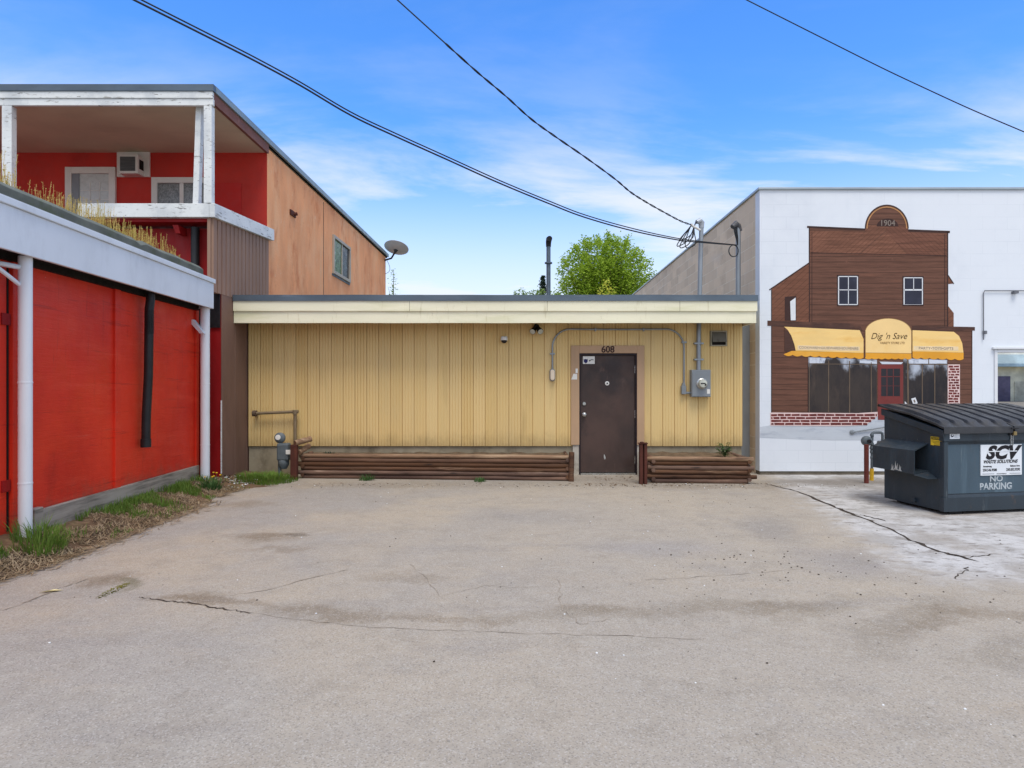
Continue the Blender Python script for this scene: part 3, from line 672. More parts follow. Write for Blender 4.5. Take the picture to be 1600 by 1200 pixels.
g = MB()
def straw(n, y0, y1, u0, u1, thr):
    for _ in range(n):
        Y = rnd(y0, y1); u = rnd(u0, u1); x = edge(Y) + (wallx(Y) - edge(Y)) * u
        if mnoise.noise(Vector((x * 2.0, Y * 2.0, 4))) < thr: continue
        z = max(bank_z(x, Y), 0) + rnd(.001, .02)
        a = random.gauss(1.57, .7); L = rnd(.03, .13); wd = rnd(.0015, .004)
        dx, dy = math.cos(a) * L, math.sin(a) * L
        x2, y2 = x + dx, Y + dy
        z2 = max(bank_z(x2, min(y2, 10)), 0) + rnd(.002, .025)
        sx, sy = -math.sin(a) * wd, math.cos(a) * wd
        g.add([(x - sx, Y - sy, z), (x + sx, Y + sy, z), (x2 + sx, y2 + sy, z2), (x2 - sx, y2 - sy, z2)], [(0, 1, 2, 3)], 0 if random.random() < .8 else 1)
straw(8500, 3.6, 9.35, .05, .75, -.25)
straw(4000, 3.6, 9.2, .3, .98, -.05)
straw(500, 3.6, 8.6, -.12, .2, -.3)
tag(g.build("dead_grass", [M['straw'], M['bark']], fix=False), kind='stuff')

# dead leaf lying on the asphalt
mb = MB(); lx, ly = X(80, 4.56), 4.56
mb.add([(lx - .07, ly - .03, .006), (lx - .01, ly - .025, .02), (lx + .07, ly + .025, .008), (lx + .0, ly + .03, .012)], [(0, 1, 2, 3)])
tag(mb.build("dead_leaf", mat("pale_dry_leaf", lin(226, 214, 160), .8, .1, 20, bump=0), loc=(lx, ly, 0), fix=False), "pale dry leaf lying on the near asphalt crack", "leaf")

g = MB()
for _ in range(320):                                          # twigs and crumbled leaves blown against the planters and the door
    y = rnd(9.35, 9.66) if random.random() < .7 else rnd(9.9, 10.4); x = random.gauss(1.6, .35) if y > 9.85 else rnd(-3.2, 4.2) if random.random() < .5 else random.gauss(1.9, .7)
    if y > 9.85 and not .85 < x < 1.75: continue
    a = rnd(0, 6.28); L = rnd(.008, .035); wd = L * rnd(.1, .5); dx, dy = math.cos(a), math.sin(a); h = rnd(.003, .012)
    g.add([(x - dx * L, y - dy * L, h), (x + dy * wd, y - dx * wd, h * .5 + .002), (x + dx * L, y + dy * L, h + rnd(0, .01)), (x - dy * wd, y + dx * wd, h * .5 + .002)], [(0, 1, 2, 3)])
tag(g.build("leaf_litter", M['litter'], fix=False), kind='stuff')

# ------------------------------------------------------------------ yellow building
YW = 10.60
yb = thing("yellow_building", (-.5, YW, 0), "low flat-roofed building with yellow grooved siding and cream fascia", "building")
XL, XR = X(388, YW) + .0, X(1160, YW)
DX0, DX1 = X(905, YW), X(995, YW)          # door opening
FZ = Z(697, YW)                            # top of the concrete footing
DZ = Z(552, YW)
def siding(mb, x0, x1, z0, z1, Y, board=.196, a_left=.010, a_right=.005, start=XL):
    cols = []
    k = math.floor((x0 - start) / board)
    xs = start + k * board
    while xs < x1:
        wv = .002 * math.sin(xs * 7.3) + .002 * math.sin(xs * 3.1 + 1)
        cols += [(xs, .020), (xs + .007, .020), (xs + .010, wv)]
        for r in range(1, 4):
            xr = xs + r * board / 4
            a = a_left + (a_right - a_left) * max(0, min(1, (xr - XL) / 4))
            cols += [(xr - .007, wv), (xr - .002, a), (xr + .002, a), (xr + .007, wv)]
        cols += [(xs + board - .003, wv)]
        xs += board
    cols = [c for c in cols if x0 < c[0] < x1]
    cols = [(x0, 0)] + cols + [(x1, 0)]
    o = len(mb.v)
    for x, d in cols: mb.v += [(x, Y + d, z0), (x, Y + d, z1)]
    for i in range(len(cols) - 1):
        mb.f.append((o + 2 * i, o + 2 * i + 2, o + 2 * i + 3, o + 2 * i + 1)); mb.mi.append(0)
    mb.box(x0, x1, Y + .024, Y + .12, z0, z1)
mb = MB()
siding(mb, XL, DX0 - .005, FZ, 2.56, YW); siding(mb, DX0 - .005, DX1 + .005, DZ, 2.56, YW); siding(mb, DX1 + .005, XR, FZ, 2.56, YW)
mb.build("siding", M['siding'], yb, fix=False)
mb = MB()
mb.box(XL, DX0 - .01, YW + .03, YW + .24, 0, FZ - .004); mb.box(DX1 + .01, XR - .003, YW + .03, YW + .24, 0, FZ - .004)
mb.build("foundation", M['foundation'], yb)
mb = MB()
mb.box(XL - .02, XL + .13, YW + .13, 24, 0, 2.56); mb.box(XR - .15, XR - .002, YW + .13, 24, 0, 2.56); mb.box(XL + .13, XR - .15, 23.85, 24, 0, 2.56)
mb.build("wall", M['siding'], yb, label="plain back and end walls of the yellow building")
YF = 10.09
FX0, FX1 = -4.583, X(1182, YF)
mb = MB(); mb.box(FX0 + .01, FX1 - .02, YF + .05, 24.1, 2.565, 2.84); mb.build("roof", M['mossy'], yb)
mb = MB(); mb.box(FX0 + .01, FX1 - .03, YF + .045, YW - .002, 2.515, 2.562); mb.build("soffit", M['soffit'], yb)
zb, zm, zt, zf = Z(504.5, YF), Z(486, YF), Z(470.5, YF), Z(461, YF)
mb = MB()
def wavy(mb, x0, x1, y0, y1, z0, z1, amp, n=48, ph=0):
    for i in range(n):
        a, b = x0 + (x1 - x0) * i / n, x0 + (x1 - x0) * (i + 1) / n
        w0, w1 = amp * mnoise.noise(Vector((a * 1.3, ph, 0))), amp * mnoise.noise(Vector((b * 1.3, ph, 0)))
        o = len(mb.v)
        mb.v += [(a, y0, z0 + w0), (a, y0, z1 + w0), (a, y1, z1 + w0), (a, y1, z0 + w0), (b, y0, z0 + w1), (b, y0, z1 + w1), (b, y1, z1 + w1), (b, y1, z0 + w1)]
        fs = [(0, 4, 5, 1), (1, 5, 6, 2), (2, 6, 7, 3), (3, 7, 4, 0)]
        if i == 0: fs.append((0, 1, 2, 3))
        if i == n - 1: fs.append((4, 7, 6, 5))
        mb.f += [tuple(q + o for q in f) for f in fs]; mb.mi += [0] * len(fs)
wavy(mb, FX0, FX1, YF + .012, YF + .042, zb, zm + .02, .004)
for xa in (-1.5, .9):  # board joints
    pass
wavy(mb, FX0, FX1 + .01, YF - .012, YF + .008, zm, zt + .02, .006, ph=4)
mb.box(FX1 - .028, FX1, YF + .045, YW + .5, zb, zt)
fas = mb.build("fascia", M['cream'], yb, fix=False)
mb = MB(); wavy(mb, FX0, FX1 + .02, YF - .03, YF + .06, zt, zf, .006, ph=9)
mb.box(FX1 - .02, FX1 + .018, YF + .062, 24.12, zt, zf)
mb.build("flashing", M['flashing'], fas, fix=False)
for px_ in (1062, 640, 855):
    mb = MB(); x = X(px_, YF); mb.box(x - .002, x + .002, YF - .0145, YF + .0, zm - .001, zt - .001); mb.build("joint", M['soffit'], fas)
mb = MB(); mb.box(XR, 3.895, 11.05, 11.12, 0, 2.52); mb.build("corner_panel", M['galv'], yb, label="grey metal sheet closing the gap beside the block wall")

# door
T = .028
mb = MB()
tx0, tx1, tz = X(892, YW), X(1006.5, YW), Z(540, YW)
zlow = Z(695, YW)
mb.box(tx0, DX0, YW - T, YW + .02, zlow, tz); mb.box(DX1, tx1, YW - T, YW + .02, zlow, tz); mb.box(DX0, DX1, YW - T, YW + .02, DZ, tz)
trim = mb.build("door_trim", M['trim_pink'], yb, bevel=.004)
mb = MB()
mb.box(DX0 - .004, DX0 + .024, YW - .012, YW + .14, 0, DZ - .001); mb.box(DX1 - .024, DX1 + .004, YW - .012, YW + .14, 0, DZ - .001); mb.box(DX0 + .024, DX1 - .024, YW - .012, YW + .14, DZ - .028, DZ - .001)
mb.build("door_frame", M['jamb'], yb)
mb = MB(); mb.box(X(895, YW), DX0 - .006, YW - .005, YW + .1, 0, zlow - .003); mb.build("footing_jamb", M['cement'], yb); mb = MB(); mb.box(DX1 + .006, X(1003, YW), YW - .005, YW + .1, 0, zlow - .003)
mb.build("footing_jamb", M['cement'], yb)
YD = YW + .03
mb = MB(); mb.box(DX0 + .027, DX1 - .027, YD, YD + .045, .035, DZ - .031)
door = mb.build("door", M['door'], yb, bevel=.003)
mb = MB(); mb.box(DX0 + .024, DX1 - .024, YW - .02, YW + .13, -.01, .028); mb.build("threshold", M['steel'], yb)
def knob(px_, py_, r, name, m, prof=None):
    mb = MB(); mb.lathe(prof or [(r * 1.15, 0), (r * 1.15, -.012), (r * .5, -.02), (r * .6, -.035), (r, -.045), (r, -.065), (r * .55, -.074)], (X(px_, YW), YD, Z(py_, YW)), 'y', 20)
    return mb.build(name, m, door, smooth=True)
knob(913, 648, .031, "door_knob", M['steel'])
knob(913, 631, .033, "deadbolt", M['steel'], [(.033, 0), (.033, -.012), (.026, -.02), (.008, -.021)])
pe = knob(949, 599, .036, "peephole_plate", M['white_plastic'], [(.036, 0), (.036, -.008), (.026, -.012), (.012, -.012)])
mb = MB(); mb.lathe([(.013, -.0125), (.013, -.016), (.004, -.016)], (X(949, YW), YD, Z(599, YW)), 'y', 12); mb.build("peephole", M['ink'], pe)
for py_ in (577, 647, 719):
    mb = MB(); x = DX1 - .026; mb.tube([(x, YD - .008, Z(py_ + 6, YW)), (x, YD - .008, Z(py_ - 6, YW))], .008, 8); mb.build("hinge", M['steel'], door, smooth=True)
mb = MB(); cx, cz = X(945, YW), Z(714, YW)
mb.lathe([(.055, .0), (.05, -.0025), (.03, -.003)], (cx, YD - .0, cz), 'y', 14)
mb.v = [(cx + (x - cx) * .55, y, z + .3 * (x - cx)) for x, y, z in mb.v]
mb.build("scuff_mark", mat("rust_scuff", lin(70, 56, 52), .8, .3, 18, None, [(lin(110, 88, 80), 30, .5, .65, .7, None)], .2), door)
mb = MB(); mb.prism([(cx - .012, cz + .045), (cx + .008, cz + .02), (cx + .018, cz - .02), (cx + .004, cz - .05), (cx - .014, cz - .01)], YD - .006, YD - .0035, 'xz'); mb.build("paint_chip", M['scrape'], door)
mb = MB(); a0, a1, b0, b1 = X(911, YW), X(929.5, YW), Z(568.5, YW), Z(556.5, YW); mb.box(a0, a1, YD - .003, YD - .0002, b0, b1); stk = mb.build("notice_sticker", M['white_plastic'], door)
mb = MB(); sx_, sz_ = X(915.5, YW), Z(563.5, YW)
mb.prism([(sx_ - .034, sz_ + .032), (sx_ - .02, sz_ + .02), (sx_, sz_ + .03), (sx_ + .02, sz_ + .02), (sx_ + .034, sz_ + .032), (sx_ + .03, sz_ - .02), (sx_, sz_ - .048), (sx_ - .03, sz_ - .02)], YD - .0045, YD - .002, 'xz')
mb.build("shield_emblem", M['navy'], stk)
mb = MB(); sx_ = X(924, YW)
mb.tube([(sx_ - .035, YD - .0035, sz_ - .0), (sx_ + .01, YD - .0035, sz_ + .018), (sx_ + .04, YD - .0035, sz_ + .012)], .006, 6)
mb.lathe([(.012, -.0045), (.012, -.002)], (sx_ - .025, YD, sz_ + .0), 'y', 10)
mb.build("key_emblem", M['ink'], stk)
text("house_number", "608", .155, (X(949.5, YW), YW - T - .003, Z(546.5, YW)), yb, M['number'], bold=.003, sx=.95, depth=.004)
mb = MB(); x0, x1 = X(892.5, YW), X(901.5, YW); z0, z1 = Z(593, YW), Z(584, YW)
mb.prism([(x0, z0), (x1, z0), (x1, z1), (x0 + .035, z1)], YW - T - .003, YW - T + .001, 'xz'); mb.build("torn_notice", M['white_plastic'], trim)
mb = MB(); mb.box(X(899, YW), X(902.3, YW), YW - T - .016, YW - T, Z(583, YW), Z(576, YW)); mb.build("doorbell", M['white_plastic'], trim)

# wall vent
mb = MB(); vx0, vx1, vz0, vz1 = X(1109.5, YW), X(1135.5, YW), Z(541, YW), Z(517, YW)
for q in ((vx0, vx0 + .022, vz0, vz1), (vx1 - .022, vx1, vz0, vz1), (vx0 + .022, vx1 - .022, vz1 - .02, vz1), (vx0 + .022, vx1 - .022, vz0, vz0 + .02)):
    mb.box(q[0], q[1], YW - .03, YW + .02, q[2], q[3])
vent = mb.build("vent_hood", mat("dull_zinc", lin(150, 142, 120), .5, .12, 6, metal=.3), yb)
mb = MB(); mb.hexa([(vx0 + .024, YW - .075, vz0 + .07), (vx1 - .024, YW - .075, vz0 + .07), (vx1 - .024, YW - .02, vz1 - .022), (vx0 + .024, YW - .02, vz1 - .022), (vx0 + .024, YW - .07, vz0 + .066), (vx1 - .024, YW - .07, vz0 + .066), (vx1 - .024, YW - .012, vz1 - .026), (vx0 + .024, YW - .012, vz1 - .026)])
mb.build("flap", mat("weathered_zinc_flap", lin(112, 108, 96), .55, .15, 8, None, [(lin(70, 66, 58), 8, .5, .7, .6, None)], .1, metal=.3), vent)
mb = MB(); mb.box(vx0 + .024, vx1 - .024, YW - .008, YW - .004, vz0 + .02, vz1 - .02); mb.build("opening", M['dark'], vent)

# camera dome
cxx, czz = X(788, YW), Z(531, YW)
sc = thing("security_camera", (cxx, YW, czz), "white dome security camera high on the yellow siding", "camera")
mb = MB(); mb.box(cxx - .05, cxx + .05, YW - .06, YW + .015, czz - .01, czz + .055); mb.build("bracket", M['white_plastic'], sc, bevel=.01)
mb = MB(); mb.lathe([(.02, .0), (.055, .0), (.06, -.02), (.058, -.045)], (cxx, YW - .085, czz + .03), 'z', 20); mb.build("housing", M['white_plastic'], sc, smooth=True)
mb = MB(); mb.lathe([(.05, -.0455), (.046, -.065), (.03, -.085), (.006, -.093)], (cxx, YW - .085, czz + .03), 'z', 20); mb.build("lens_dome", M['black'], sc, smooth=True)

# twin floodlight
fx, fz_ = X(838, YW), Z(511, YW)
fl = thing("floodlight", (fx, YW, fz_), "dark twin-head floodlight tucked under the cream fascia", "floodlight")
mb = MB(); mb.lathe([(.045, .015), (.05, -.02), (.03, -.04)], (fx, YW, fz_), 'y', 16); mb.build("base", M['black'], fl, smooth=True)
for s_ in (-1, 1):
    mb = MB(); p0, p1 = Vector((fx + s_ * .015, YW - .03, fz_ - .01)), Vector((fx + s_ * .03, YW - .09, fz_ - .03))
    p2 = p1 + Vector((s_ * .035, -.08, -.06)); p3 = p1 - Vector((s_ * .01, -.03, -.02))
    mb.tube([p0, p1], .012, 8); mb.tube([p3, p1, p1.lerp(p2, .5), p2], [.02, .035, .042, .052], 14)
    h = mb.build("lamp_head", M['black'], fl, smooth=True)
    d = (p2 - p1).normalized(); mb = MB(); mb.tube([p2 + d * .0005, p2 + d * .004], .045, 14); mb.build("lens", M['glass_dial'], h)

# porch lamp + conduit + electric meter
em = thing("electric_meter", (X(1091.5, YW), YW, Z(620, YW)), "grey electric meter box with round dial, fed by a long steel conduit", "meter")
bx0, bx1, bz0, bz1 = X(1077.5, YW), X(1107, YW), Z(620, YW), Z(578, YW)
mb = MB(); mb.box(bx0, bx1, YW - .13, YW + .005, bz0, bz1); body = mb.build("meter_box", M['boxgrey'], em, bevel=.006)
mb = MB(); mb.box(bx0 + .012, bx1 - .012, YW - .137, YW - .131, bz0 + .012, bz1 - .05); mb.build("cover", M['boxgrey'], body, bevel=.002)
dx_, dz_ = X(1093, YW), Z(599.5, YW)
mb = MB(); mb.lathe([(.085, -.136), (.09, -.15), (.078, -.155), (.072, -.16)], (dx_, YW, dz_), 'y', 24); ring = mb.build("dial_ring", M['steel'], em, smooth=True)
mb = MB(); mb.lathe([(.07, -.158), (.07, -.21), (.06, -.235), (.02, -.245)], (dx_, YW, dz_), 'y', 24); mb.build("dial_glass", M['glass_dial'], em, smooth=True)
mb = MB(); mb.box(dx_ - .045, dx_ + .03, YW - .249, YW - .24, dz_ - .004, dz_ + .012); mb.box(dx_ + .02, dx_ + .045, YW - .249, YW - .236, dz_ - .03, dz_ - .005); mb.build("register", M['ink'], em)
mb = MB(); mb.box(X(1101, YW), X(1105.5, YW), YW - .1395, YW - .1372, Z(615, YW), Z(608, YW)); mb.build("inspection_sticker", M['white_plastic'], em)
# thin conduit from the lamp to the meter
zc = Z(514.5, YW); xl_, xr_ = X(863, YW), X(1068, YW); r_ = .30
pts = [(xl_, YW - .03, Z(577, YW)), (xl_, YW - .03, zc - r_)]
pts += [(xl_ + r_ - r_ * math.cos(t), YW - .03, zc - r_ + r_ * math.sin(t)) for t in [i * math.pi / 2 / 10 for i in range(1, 11)]]
pts += [(xl_ + r_ + (xr_ - xl_ - 2 * r_) * k / 5, YW - .03, zc - .006 * math.sin(k * .63)) for k in range(1, 6)]
pts += [(xr_ - r_ + r_ * math.sin(t), YW - .03, zc - r_ + r_ * math.cos(t)) for t in [i * math.pi / 2 / 10 for i in range(1, 11)]]
pts += [(xr_, YW - .03, Z(602, YW))]
mb = MB(); mb.tube(pts, .0145, 10)
for px_, py_ in ((930, 514.5), (1005, 514.5)): mb.box(X(px_, YW) - .012, X(px_, YW) + .012, YW - .05, YW, Z(py_, YW) - .035, Z(py_, YW) + .018)
for px_, py_ in ((863, 553), (1068, 535)): mb.box(X(px_, YW) - .04, X(px_, YW) + .04, YW - .05, YW, Z(py_, YW) - .012, Z(py_, YW) + .012)
mb.build("conduit", M['galv'], em, smooth=True)
mb = MB(); x = X(1067, YW); mb.box(x - .04, x + .035, YW - .09, YW, Z(616, YW), Z(603, YW)); mb.prism([(x - .03, Z(603, YW)), (x + .03, Z(603, YW)), (x + .02, Z(598, YW)), (x - .015, Z(598, YW))], YW - .07, YW - .01, 'xz')
mb.tube([(x + .02, YW - .045, Z(614, YW)), (bx0 + .01, YW - .045, Z(614, YW))], .022, 10); mb.build("junction_box", M['boxgrey'], em, bevel=.006)
pl = thing("porch_lamp", (xl_, YW, Z(586, YW)), "small white oval lamp at the end of the conduit beside the door", "lamp")
mb = MB()
def capsule(cx, cz, hw, hh, n=8):
    return [(cx + hw * math.cos(t), cz + (hh - hw) + hw * math.sin(t)) for t in [math.pi * i / n for i in range(n + 1)]] + [(cx - hw * math.cos(t), cz - (hh - hw) - hw * math.sin(t)) for t in [math.pi * i / n for i in range(n + 1)]]
mb.prism(capsule(xl_, Z(586, YW), .047, .105), YW - .05, YW + .01, 'xz'); mb.build("housing", M['boxgrey'], pl, bevel=.008)
mb = MB(); mb.prism(capsule(xl_, Z(586, YW), .035, .09), YW - .085, YW - .051, 'xz'); mb.build("lens", mat("frosted_lens", lin(222, 206, 182), .35, .06, 8, bump=0), pl, bevel=.012)

# service mast
mx0, mx1 = X(1090, YW), X(1094.5, YW)
sm = thing("service_mast", (mx0, YW - .05, Z(578, YW)), "tall steel service mast rising from the meter box through the roof", "mast")
ztop = Z(352, YW)
mb = MB(); mb.tube([(mx0, YW - .055, bz1 - .02), (mx0 + .002, YW - .055, 2.3), (mx1, YW - .055, ztop)], .036, 14); mb.build("pipe", M['galv'], sm, smooth=True)
for py_ in (537, 562):
    mb = MB(); z = Z(py_, YW); mb.box(mx0 - .075, mx0 + .075, YW - .096, YW - .002, z - .013, z + .013); mb.build("strap", M['galv'], sm)
mb = MB(); mb.lathe([(.06, .0), (.05, .02), (.04, .05)], (mx0 + .015, YW - .055, zf - .01), 'z', 14); mb.build("roof_boot", M['flashing'], sm, smooth=True)
mb = MB(); hd = Vector((mx1, YW - .055, ztop))
mb.tube([hd - Vector((0, 0, .06)), hd + Vector((0, 0, .03)), hd + Vector((-.03, -.02, .055)), hd + Vector((-.09, -.04, .03))], [.04, .05, .05, .034], 14)
mb.build("weatherhead", mat("pale_cast_metal", lin(176, 182, 188), .5, .1, 6, metal=.3), sm, smooth=True)
mb = MB(); mb.tube([hd + Vector((-.03, -.03, -.1)), hd + Vector((-.16, -.06, -.04)), hd + Vector((-.19, -.07, -.01))], .02, 8); mb.build("insulator", M['white_plastic'], sm, smooth=True)
mb = MB()
for k in range(5):
    a = Vector((X(1082 - k * .6, YW - .1), YW - .1 + .01 * k, Z(352 + k, YW)))
    lo = Vector((X((1061, 1066, 1071, 1064, 1076)[k], YW), YW - .15 - .02 * k, Z((386, 389, 380, 378, 390)[k], YW)))
    b = hd + Vector((-.1, -.05 + .01 * k, .03))
    mb.tube(bez(a, a.lerp(lo, .5) + Vector((-.12, 0, -.1)), lo + Vector((-.16, 0, -.08)), lo, 10) + bez(lo, lo + Vector((.14, 0, .06)), b + Vector((-.08, 0, -.2)), b, 10)[1:], .008, 6)
mb.build("drip_loop", M['wire'], sm, smooth=True)
# second mast, shorter
Y2 = 10.95
m2x = X(1153.5, Y2)
sm2 = thing("service_mast", (m2x, Y2, 2.84), "shorter grey mast with round hooded head beside the taupe block wall", "mast")
mb = MB(); mb.tube([(m2x, Y2, 2.8), (m2x, Y2, Z(372, Y2)), (m2x, Y2, Z(356, Y2))], .042, 14); mb.build("pipe", M['galv'], sm2, smooth=True)
mb = MB(); h2 = Vector((m2x, Y2, Z(356, Y2))); mb.tube([h2 + Vector((.03, 0, -.06)), h2 + Vector((0, 0, .03)), h2 + Vector((-.05, -.03, .06)), h2 + Vector((-.12, -.06, .0))], [.04, .05, .055, .04], 14)
mb.build("weatherhead", mat("dark_cast_metal", lin(84, 84, 86), .5, .15, 8), sm2, smooth=True)
mb = MB()
for k in range(3):
    a = h2 + Vector((-.1 + .02 * k, -.06, -.0)); e = Vector((m2x - .03, Y2 - .06, Z(384, Y2)))
    mb.tube(bez(a, a + Vector((.02, 0, -.12)), e + Vector((-.03 + .02 * k, 0, .14)), e, 8), .009, 6)
e = Vector((m2x - .03, Y2 - .06, Z(384, Y2)))
mb.tube([e + Vector((-.07 + .08 * math.cos(t), 0, -.10 + .10 * math.sin(t))) for t in [math.pi * .4 - 2 * math.pi * i / 18 for i in range(19)]], .009, 6)
mb.build("drip_loop", M['wire'], sm2, smooth=True)
# plumbing stack on the roof
Y3 = 14.2; vx = X(857, Y3)
vp = thing("vent_stack", (vx, Y3, 2.84), "slim grey vent pipe standing on the flat roof left of the leafy tree", "pipe")
mb = MB(); mb.tube([(vx, Y3, 2.8), (vx, Y3, Z(384, Y3))], .048, 14); mb.build("pipe", M['flashing'], vp, smooth=True)
mb = MB(); z = Z(384, Y3); mb.tube([(vx, Y3, z - .02), (vx, Y3, z + .07), (vx + .01, Y3 - .05, z + .14), (vx + .02, Y3 - .13, z + .13)], [.056, .062, .066, .06], 14); mb.build("cowl", M['black'], vp, smooth=True)
mb = MB(); z = Z(411, Y3); mb.lathe([(.06, -.02), (.085, -.015), (.085, .015), (.06, .02)], (vx, Y3, z), 'z', 14); mb.build("collar", M['flashing'], vp)

# ------------------------------------------------------------------ log planters
def log(mb, p0, p1, r, seed):
    p0, p1 = Vector(p0), Vector(p1); n = 14; pts = []; rs = []
    for i in range(n + 1):
        t = i / n; p = p0.lerp(p1, t)
        p = p + Vector((0, .006 * mnoise.noise(Vector((t * 5, seed, 0))), .006 * mnoise.noise(Vector((t * 5, seed, 7)))))
        pts.append(p); rs.append(r * (1 + .13 * mnoise.noise(Vector((t * 7, seed, 3)))))
    mb.tube(pts, rs, 12)
def planter(a, b, ztop, n, label, ends, back=YW + .02):
    ax, ay = a; bx, by = b
    root = thing("log_planter", ((ax + bx) / 2, (ay + by) / 2, 0), label, "planter")
    d = ztop / n; r = d * .52
    for k in range(n):
        z = d * (k + .5)
        o0, o1 = ((-.03, .03) if k % 2 else (.05, -.05)) if n else (0, 0)
        mb = MB(); log(mb, (ax + (o0 + rnd(-.03, .03)), ay + rnd(-.012, .012), z), (bx + (o1 + rnd(-.03, .03)), by + rnd(-.012, .012), z), r * rnd(.94, 1.04), k * 3.3 + ax)
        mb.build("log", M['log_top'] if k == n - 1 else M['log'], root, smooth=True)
    for (ex, ey, on) in ((ax + .06, ay, ends[0]), (bx - .06, by, ends[1])):
        if not on: continue
        for k in range(n):
            z = d * (k + .5) + (d * .5 if k < n - 1 else 0.0) - .004
            mb = MB(); log(mb, (ex, ey - .05 * (k % 2 == 0), z), (ex, back, z), r * .9, k * 5.1 + ex); mb.build("end_log", M['log'], root, smooth=True)
    mb = MB(); zs = ztop - .05; n2 = 40
    for i in range(n2 + 1):
        t = i / n2; x = ax + .05 + (bx - ax - .1) * t; yf = ay + (by - ay) * t + .02
        for k in range(5):
            y = yf + (back - yf) * k / 4
            mb.v.append((x, y, zs + .03 * mnoise.noise(Vector((x * 5, y * 5, 0))) + .02 * k / 4))
    for i in range(n2):
        for k in range(4): q = i * 5 + k; mb.f.append((q, q + 1, q + 6, q + 5)); mb.mi.append(0)
    mb.build("soil", M['soil'], root, smooth=True, fix=False)
    return root
lpA = planter((X(468, 10.2), 10.2), (X(893, 9.92), 9.92), .395, 6, "long low planter of stacked brown logs left of the door", (1, 1))
lpB = planter((X(1014, 9.72), 9.72), (X(1176, 9.62), 9.62), .40, 6, "short log planter between the rusty post and the white wall", (1, 1))
mb = MB(); x = X(892, 9.9); log(mb, (x, 9.86, 0), (x + .01, 9.86, .45), .042, 2.2); mb.build("stake", M['log'], lpA, smooth=True)
# broken logs lying on the planter's end
for (p0, p1, lab) in (((X(461, 10.05), 10.05, Z(692, 10.05)), (X(484, 10.2), 10.25, Z(686, 10.2)), "loose broken log lying across the planter end by the gas meter"),
                      ((X(466, 10.1), 10.12, Z(707, 10.1)), (X(481, 10.3), 10.35, Z(697, 10.3)), "short split log wedged on the planter under the loose broken log")):
    mb = MB(); log(mb, p0, p1, .045, p0[0] * 9); tag(mb.build("broken_log", M['log_top'], loc=tuple(p0), smooth=True), lab, "log")
mb = MB(); p0 = (X(459, 10.05), 10.08, 0); mb.box(p0[0] - .05, p0[0] + .05, 10.03, 10.12, 0, Z(692, 10.05) - .03)
tag(mb.build("stake_post", M['rust'], loc=p0, bevel=.008), "short square reddish stake between the gas meter and the planter", "post")
tuft("weed", X(512, 10.3), 10.35, 45, .09, .04, .1, "dark withered weed on the soil at the long planter's gas-meter end", 'needle', (.01, .02), zf=lambda x, y: .36)
# leafy weed in the short planter
def leafy(name, x, y, z, label, stems, h):
    mb = MB()
    for s_ in range(stems):
        a = rnd(0, 6.28); tip = Vector((x + .12 * math.cos(a) * rnd(.2, 1.6), y + .08 * math.sin(a), z + h * rnd(.5, 1)))
        b = Vector((x, y, z - .02)); mb.tube([b, b.lerp(tip, .6) + Vector((0, 0, .02)), tip], .004, 5)
        for k in range(16):
            t = rnd(.2, 1.0); p = b.lerp(tip, t); q = rnd(0, 6.28); L = rnd(.05, .10) * (1.2 - .5 * t)
            d = Vector((math.cos(q), math.sin(q), rnd(-.1, .5))).normalized(); sd_ = d.cross(Vector((0, 0, 1))).normalized() * L * .22
            mb.add([p, p + d * L * .45 + sd_, p + d * L + Vector((0, 0, -.012)), p + d * L * .45 - sd_], [(0, 1, 2, 3)])
    return tag(mb.build(name, M['weed'], loc=(x, y, z), fix=False), label, "plant")
leafy("leafy_weed", X(1133, 9.95), 9.95, .37, "leafy green weed growing in the short log planter", 9, .24)
# rusty post
mb = MB(); px0, px1, py0 = X(1000, 9.55), X(1011.5, 9.55), 9.55
mb.box(px0, px0 + .045, py0, py0 + .11, 0, .60); mb.box(px1 - .045, px1, py0, py0 + .11, 0, .60); mb.box(px0 + .045, px1 - .045, py0 + .045, py0 + .06, 0, .60)
for k in range(7):
    x = px0 - .02 + (px1 - px0 + .02) * k / 6.5; mb.box(x, x + .018, py0 - .01, py0 + .11, .601, .612 + rnd(0, .02))
tag(mb.build("rusty_post", M['rust'], loc=((px0 + px1) / 2, py0, 0), bevel=.006), "rusty H-section steel post standing right of the brown door", "post")

# ------------------------------------------------------------------ gas meter at the corner and its pipe
gm = thing("gas_meter", (X(440, 10.3), 10.3, .1), "grey gas meter with round regulator standing in grass by the brown wall", "gas meter")
gxm = X(446, 10.25)
mb = MB(); mb.box(gxm - .10, gxm + .09, 10.12, 10.28, .28, .56); mb.build("meter_body", M['gasgrey'], gm, bevel=.03)
mb = MB(); mb.lathe([(.07, .28), (.085, .25), (.085, .19), (.05, .12)], (gxm - .01, 10.2, .03), 'z', 18); mb.build("lower_bowl", M['gasgrey'], gm, smooth=True)
mb = MB(); mb.lathe([(.07, .04), (.085, 0), (.085, -.03), (.06, -.05), (.02, -.06)], (X(438, 10.2), 10.2, Z(684, 10.2)), 'y', 20); mb.build("regulator", M['gasgrey'], gm, smooth=True)
mb = MB(); mb.lathe([(.042, -.052), (.042, -.064), (.01, -.066)], (X(436.5, 10.2), 10.2, Z(683, 10.2)), 'y', 16); mb.build("dial", M['white_plastic'], gm, smooth=True)
mb = MB(); mb.tube([(X(438, 10.2), 10.2, Z(690, 10.2)), (X(439, 10.2), 10.2, .55)], .03, 10); mb.tube([(X(437, 10.2), 10.2, .5), (X(437, 10.2), 10.2, -.05)], .028, 10); mb.build("riser", M['gasgrey'], gm, smooth=True)
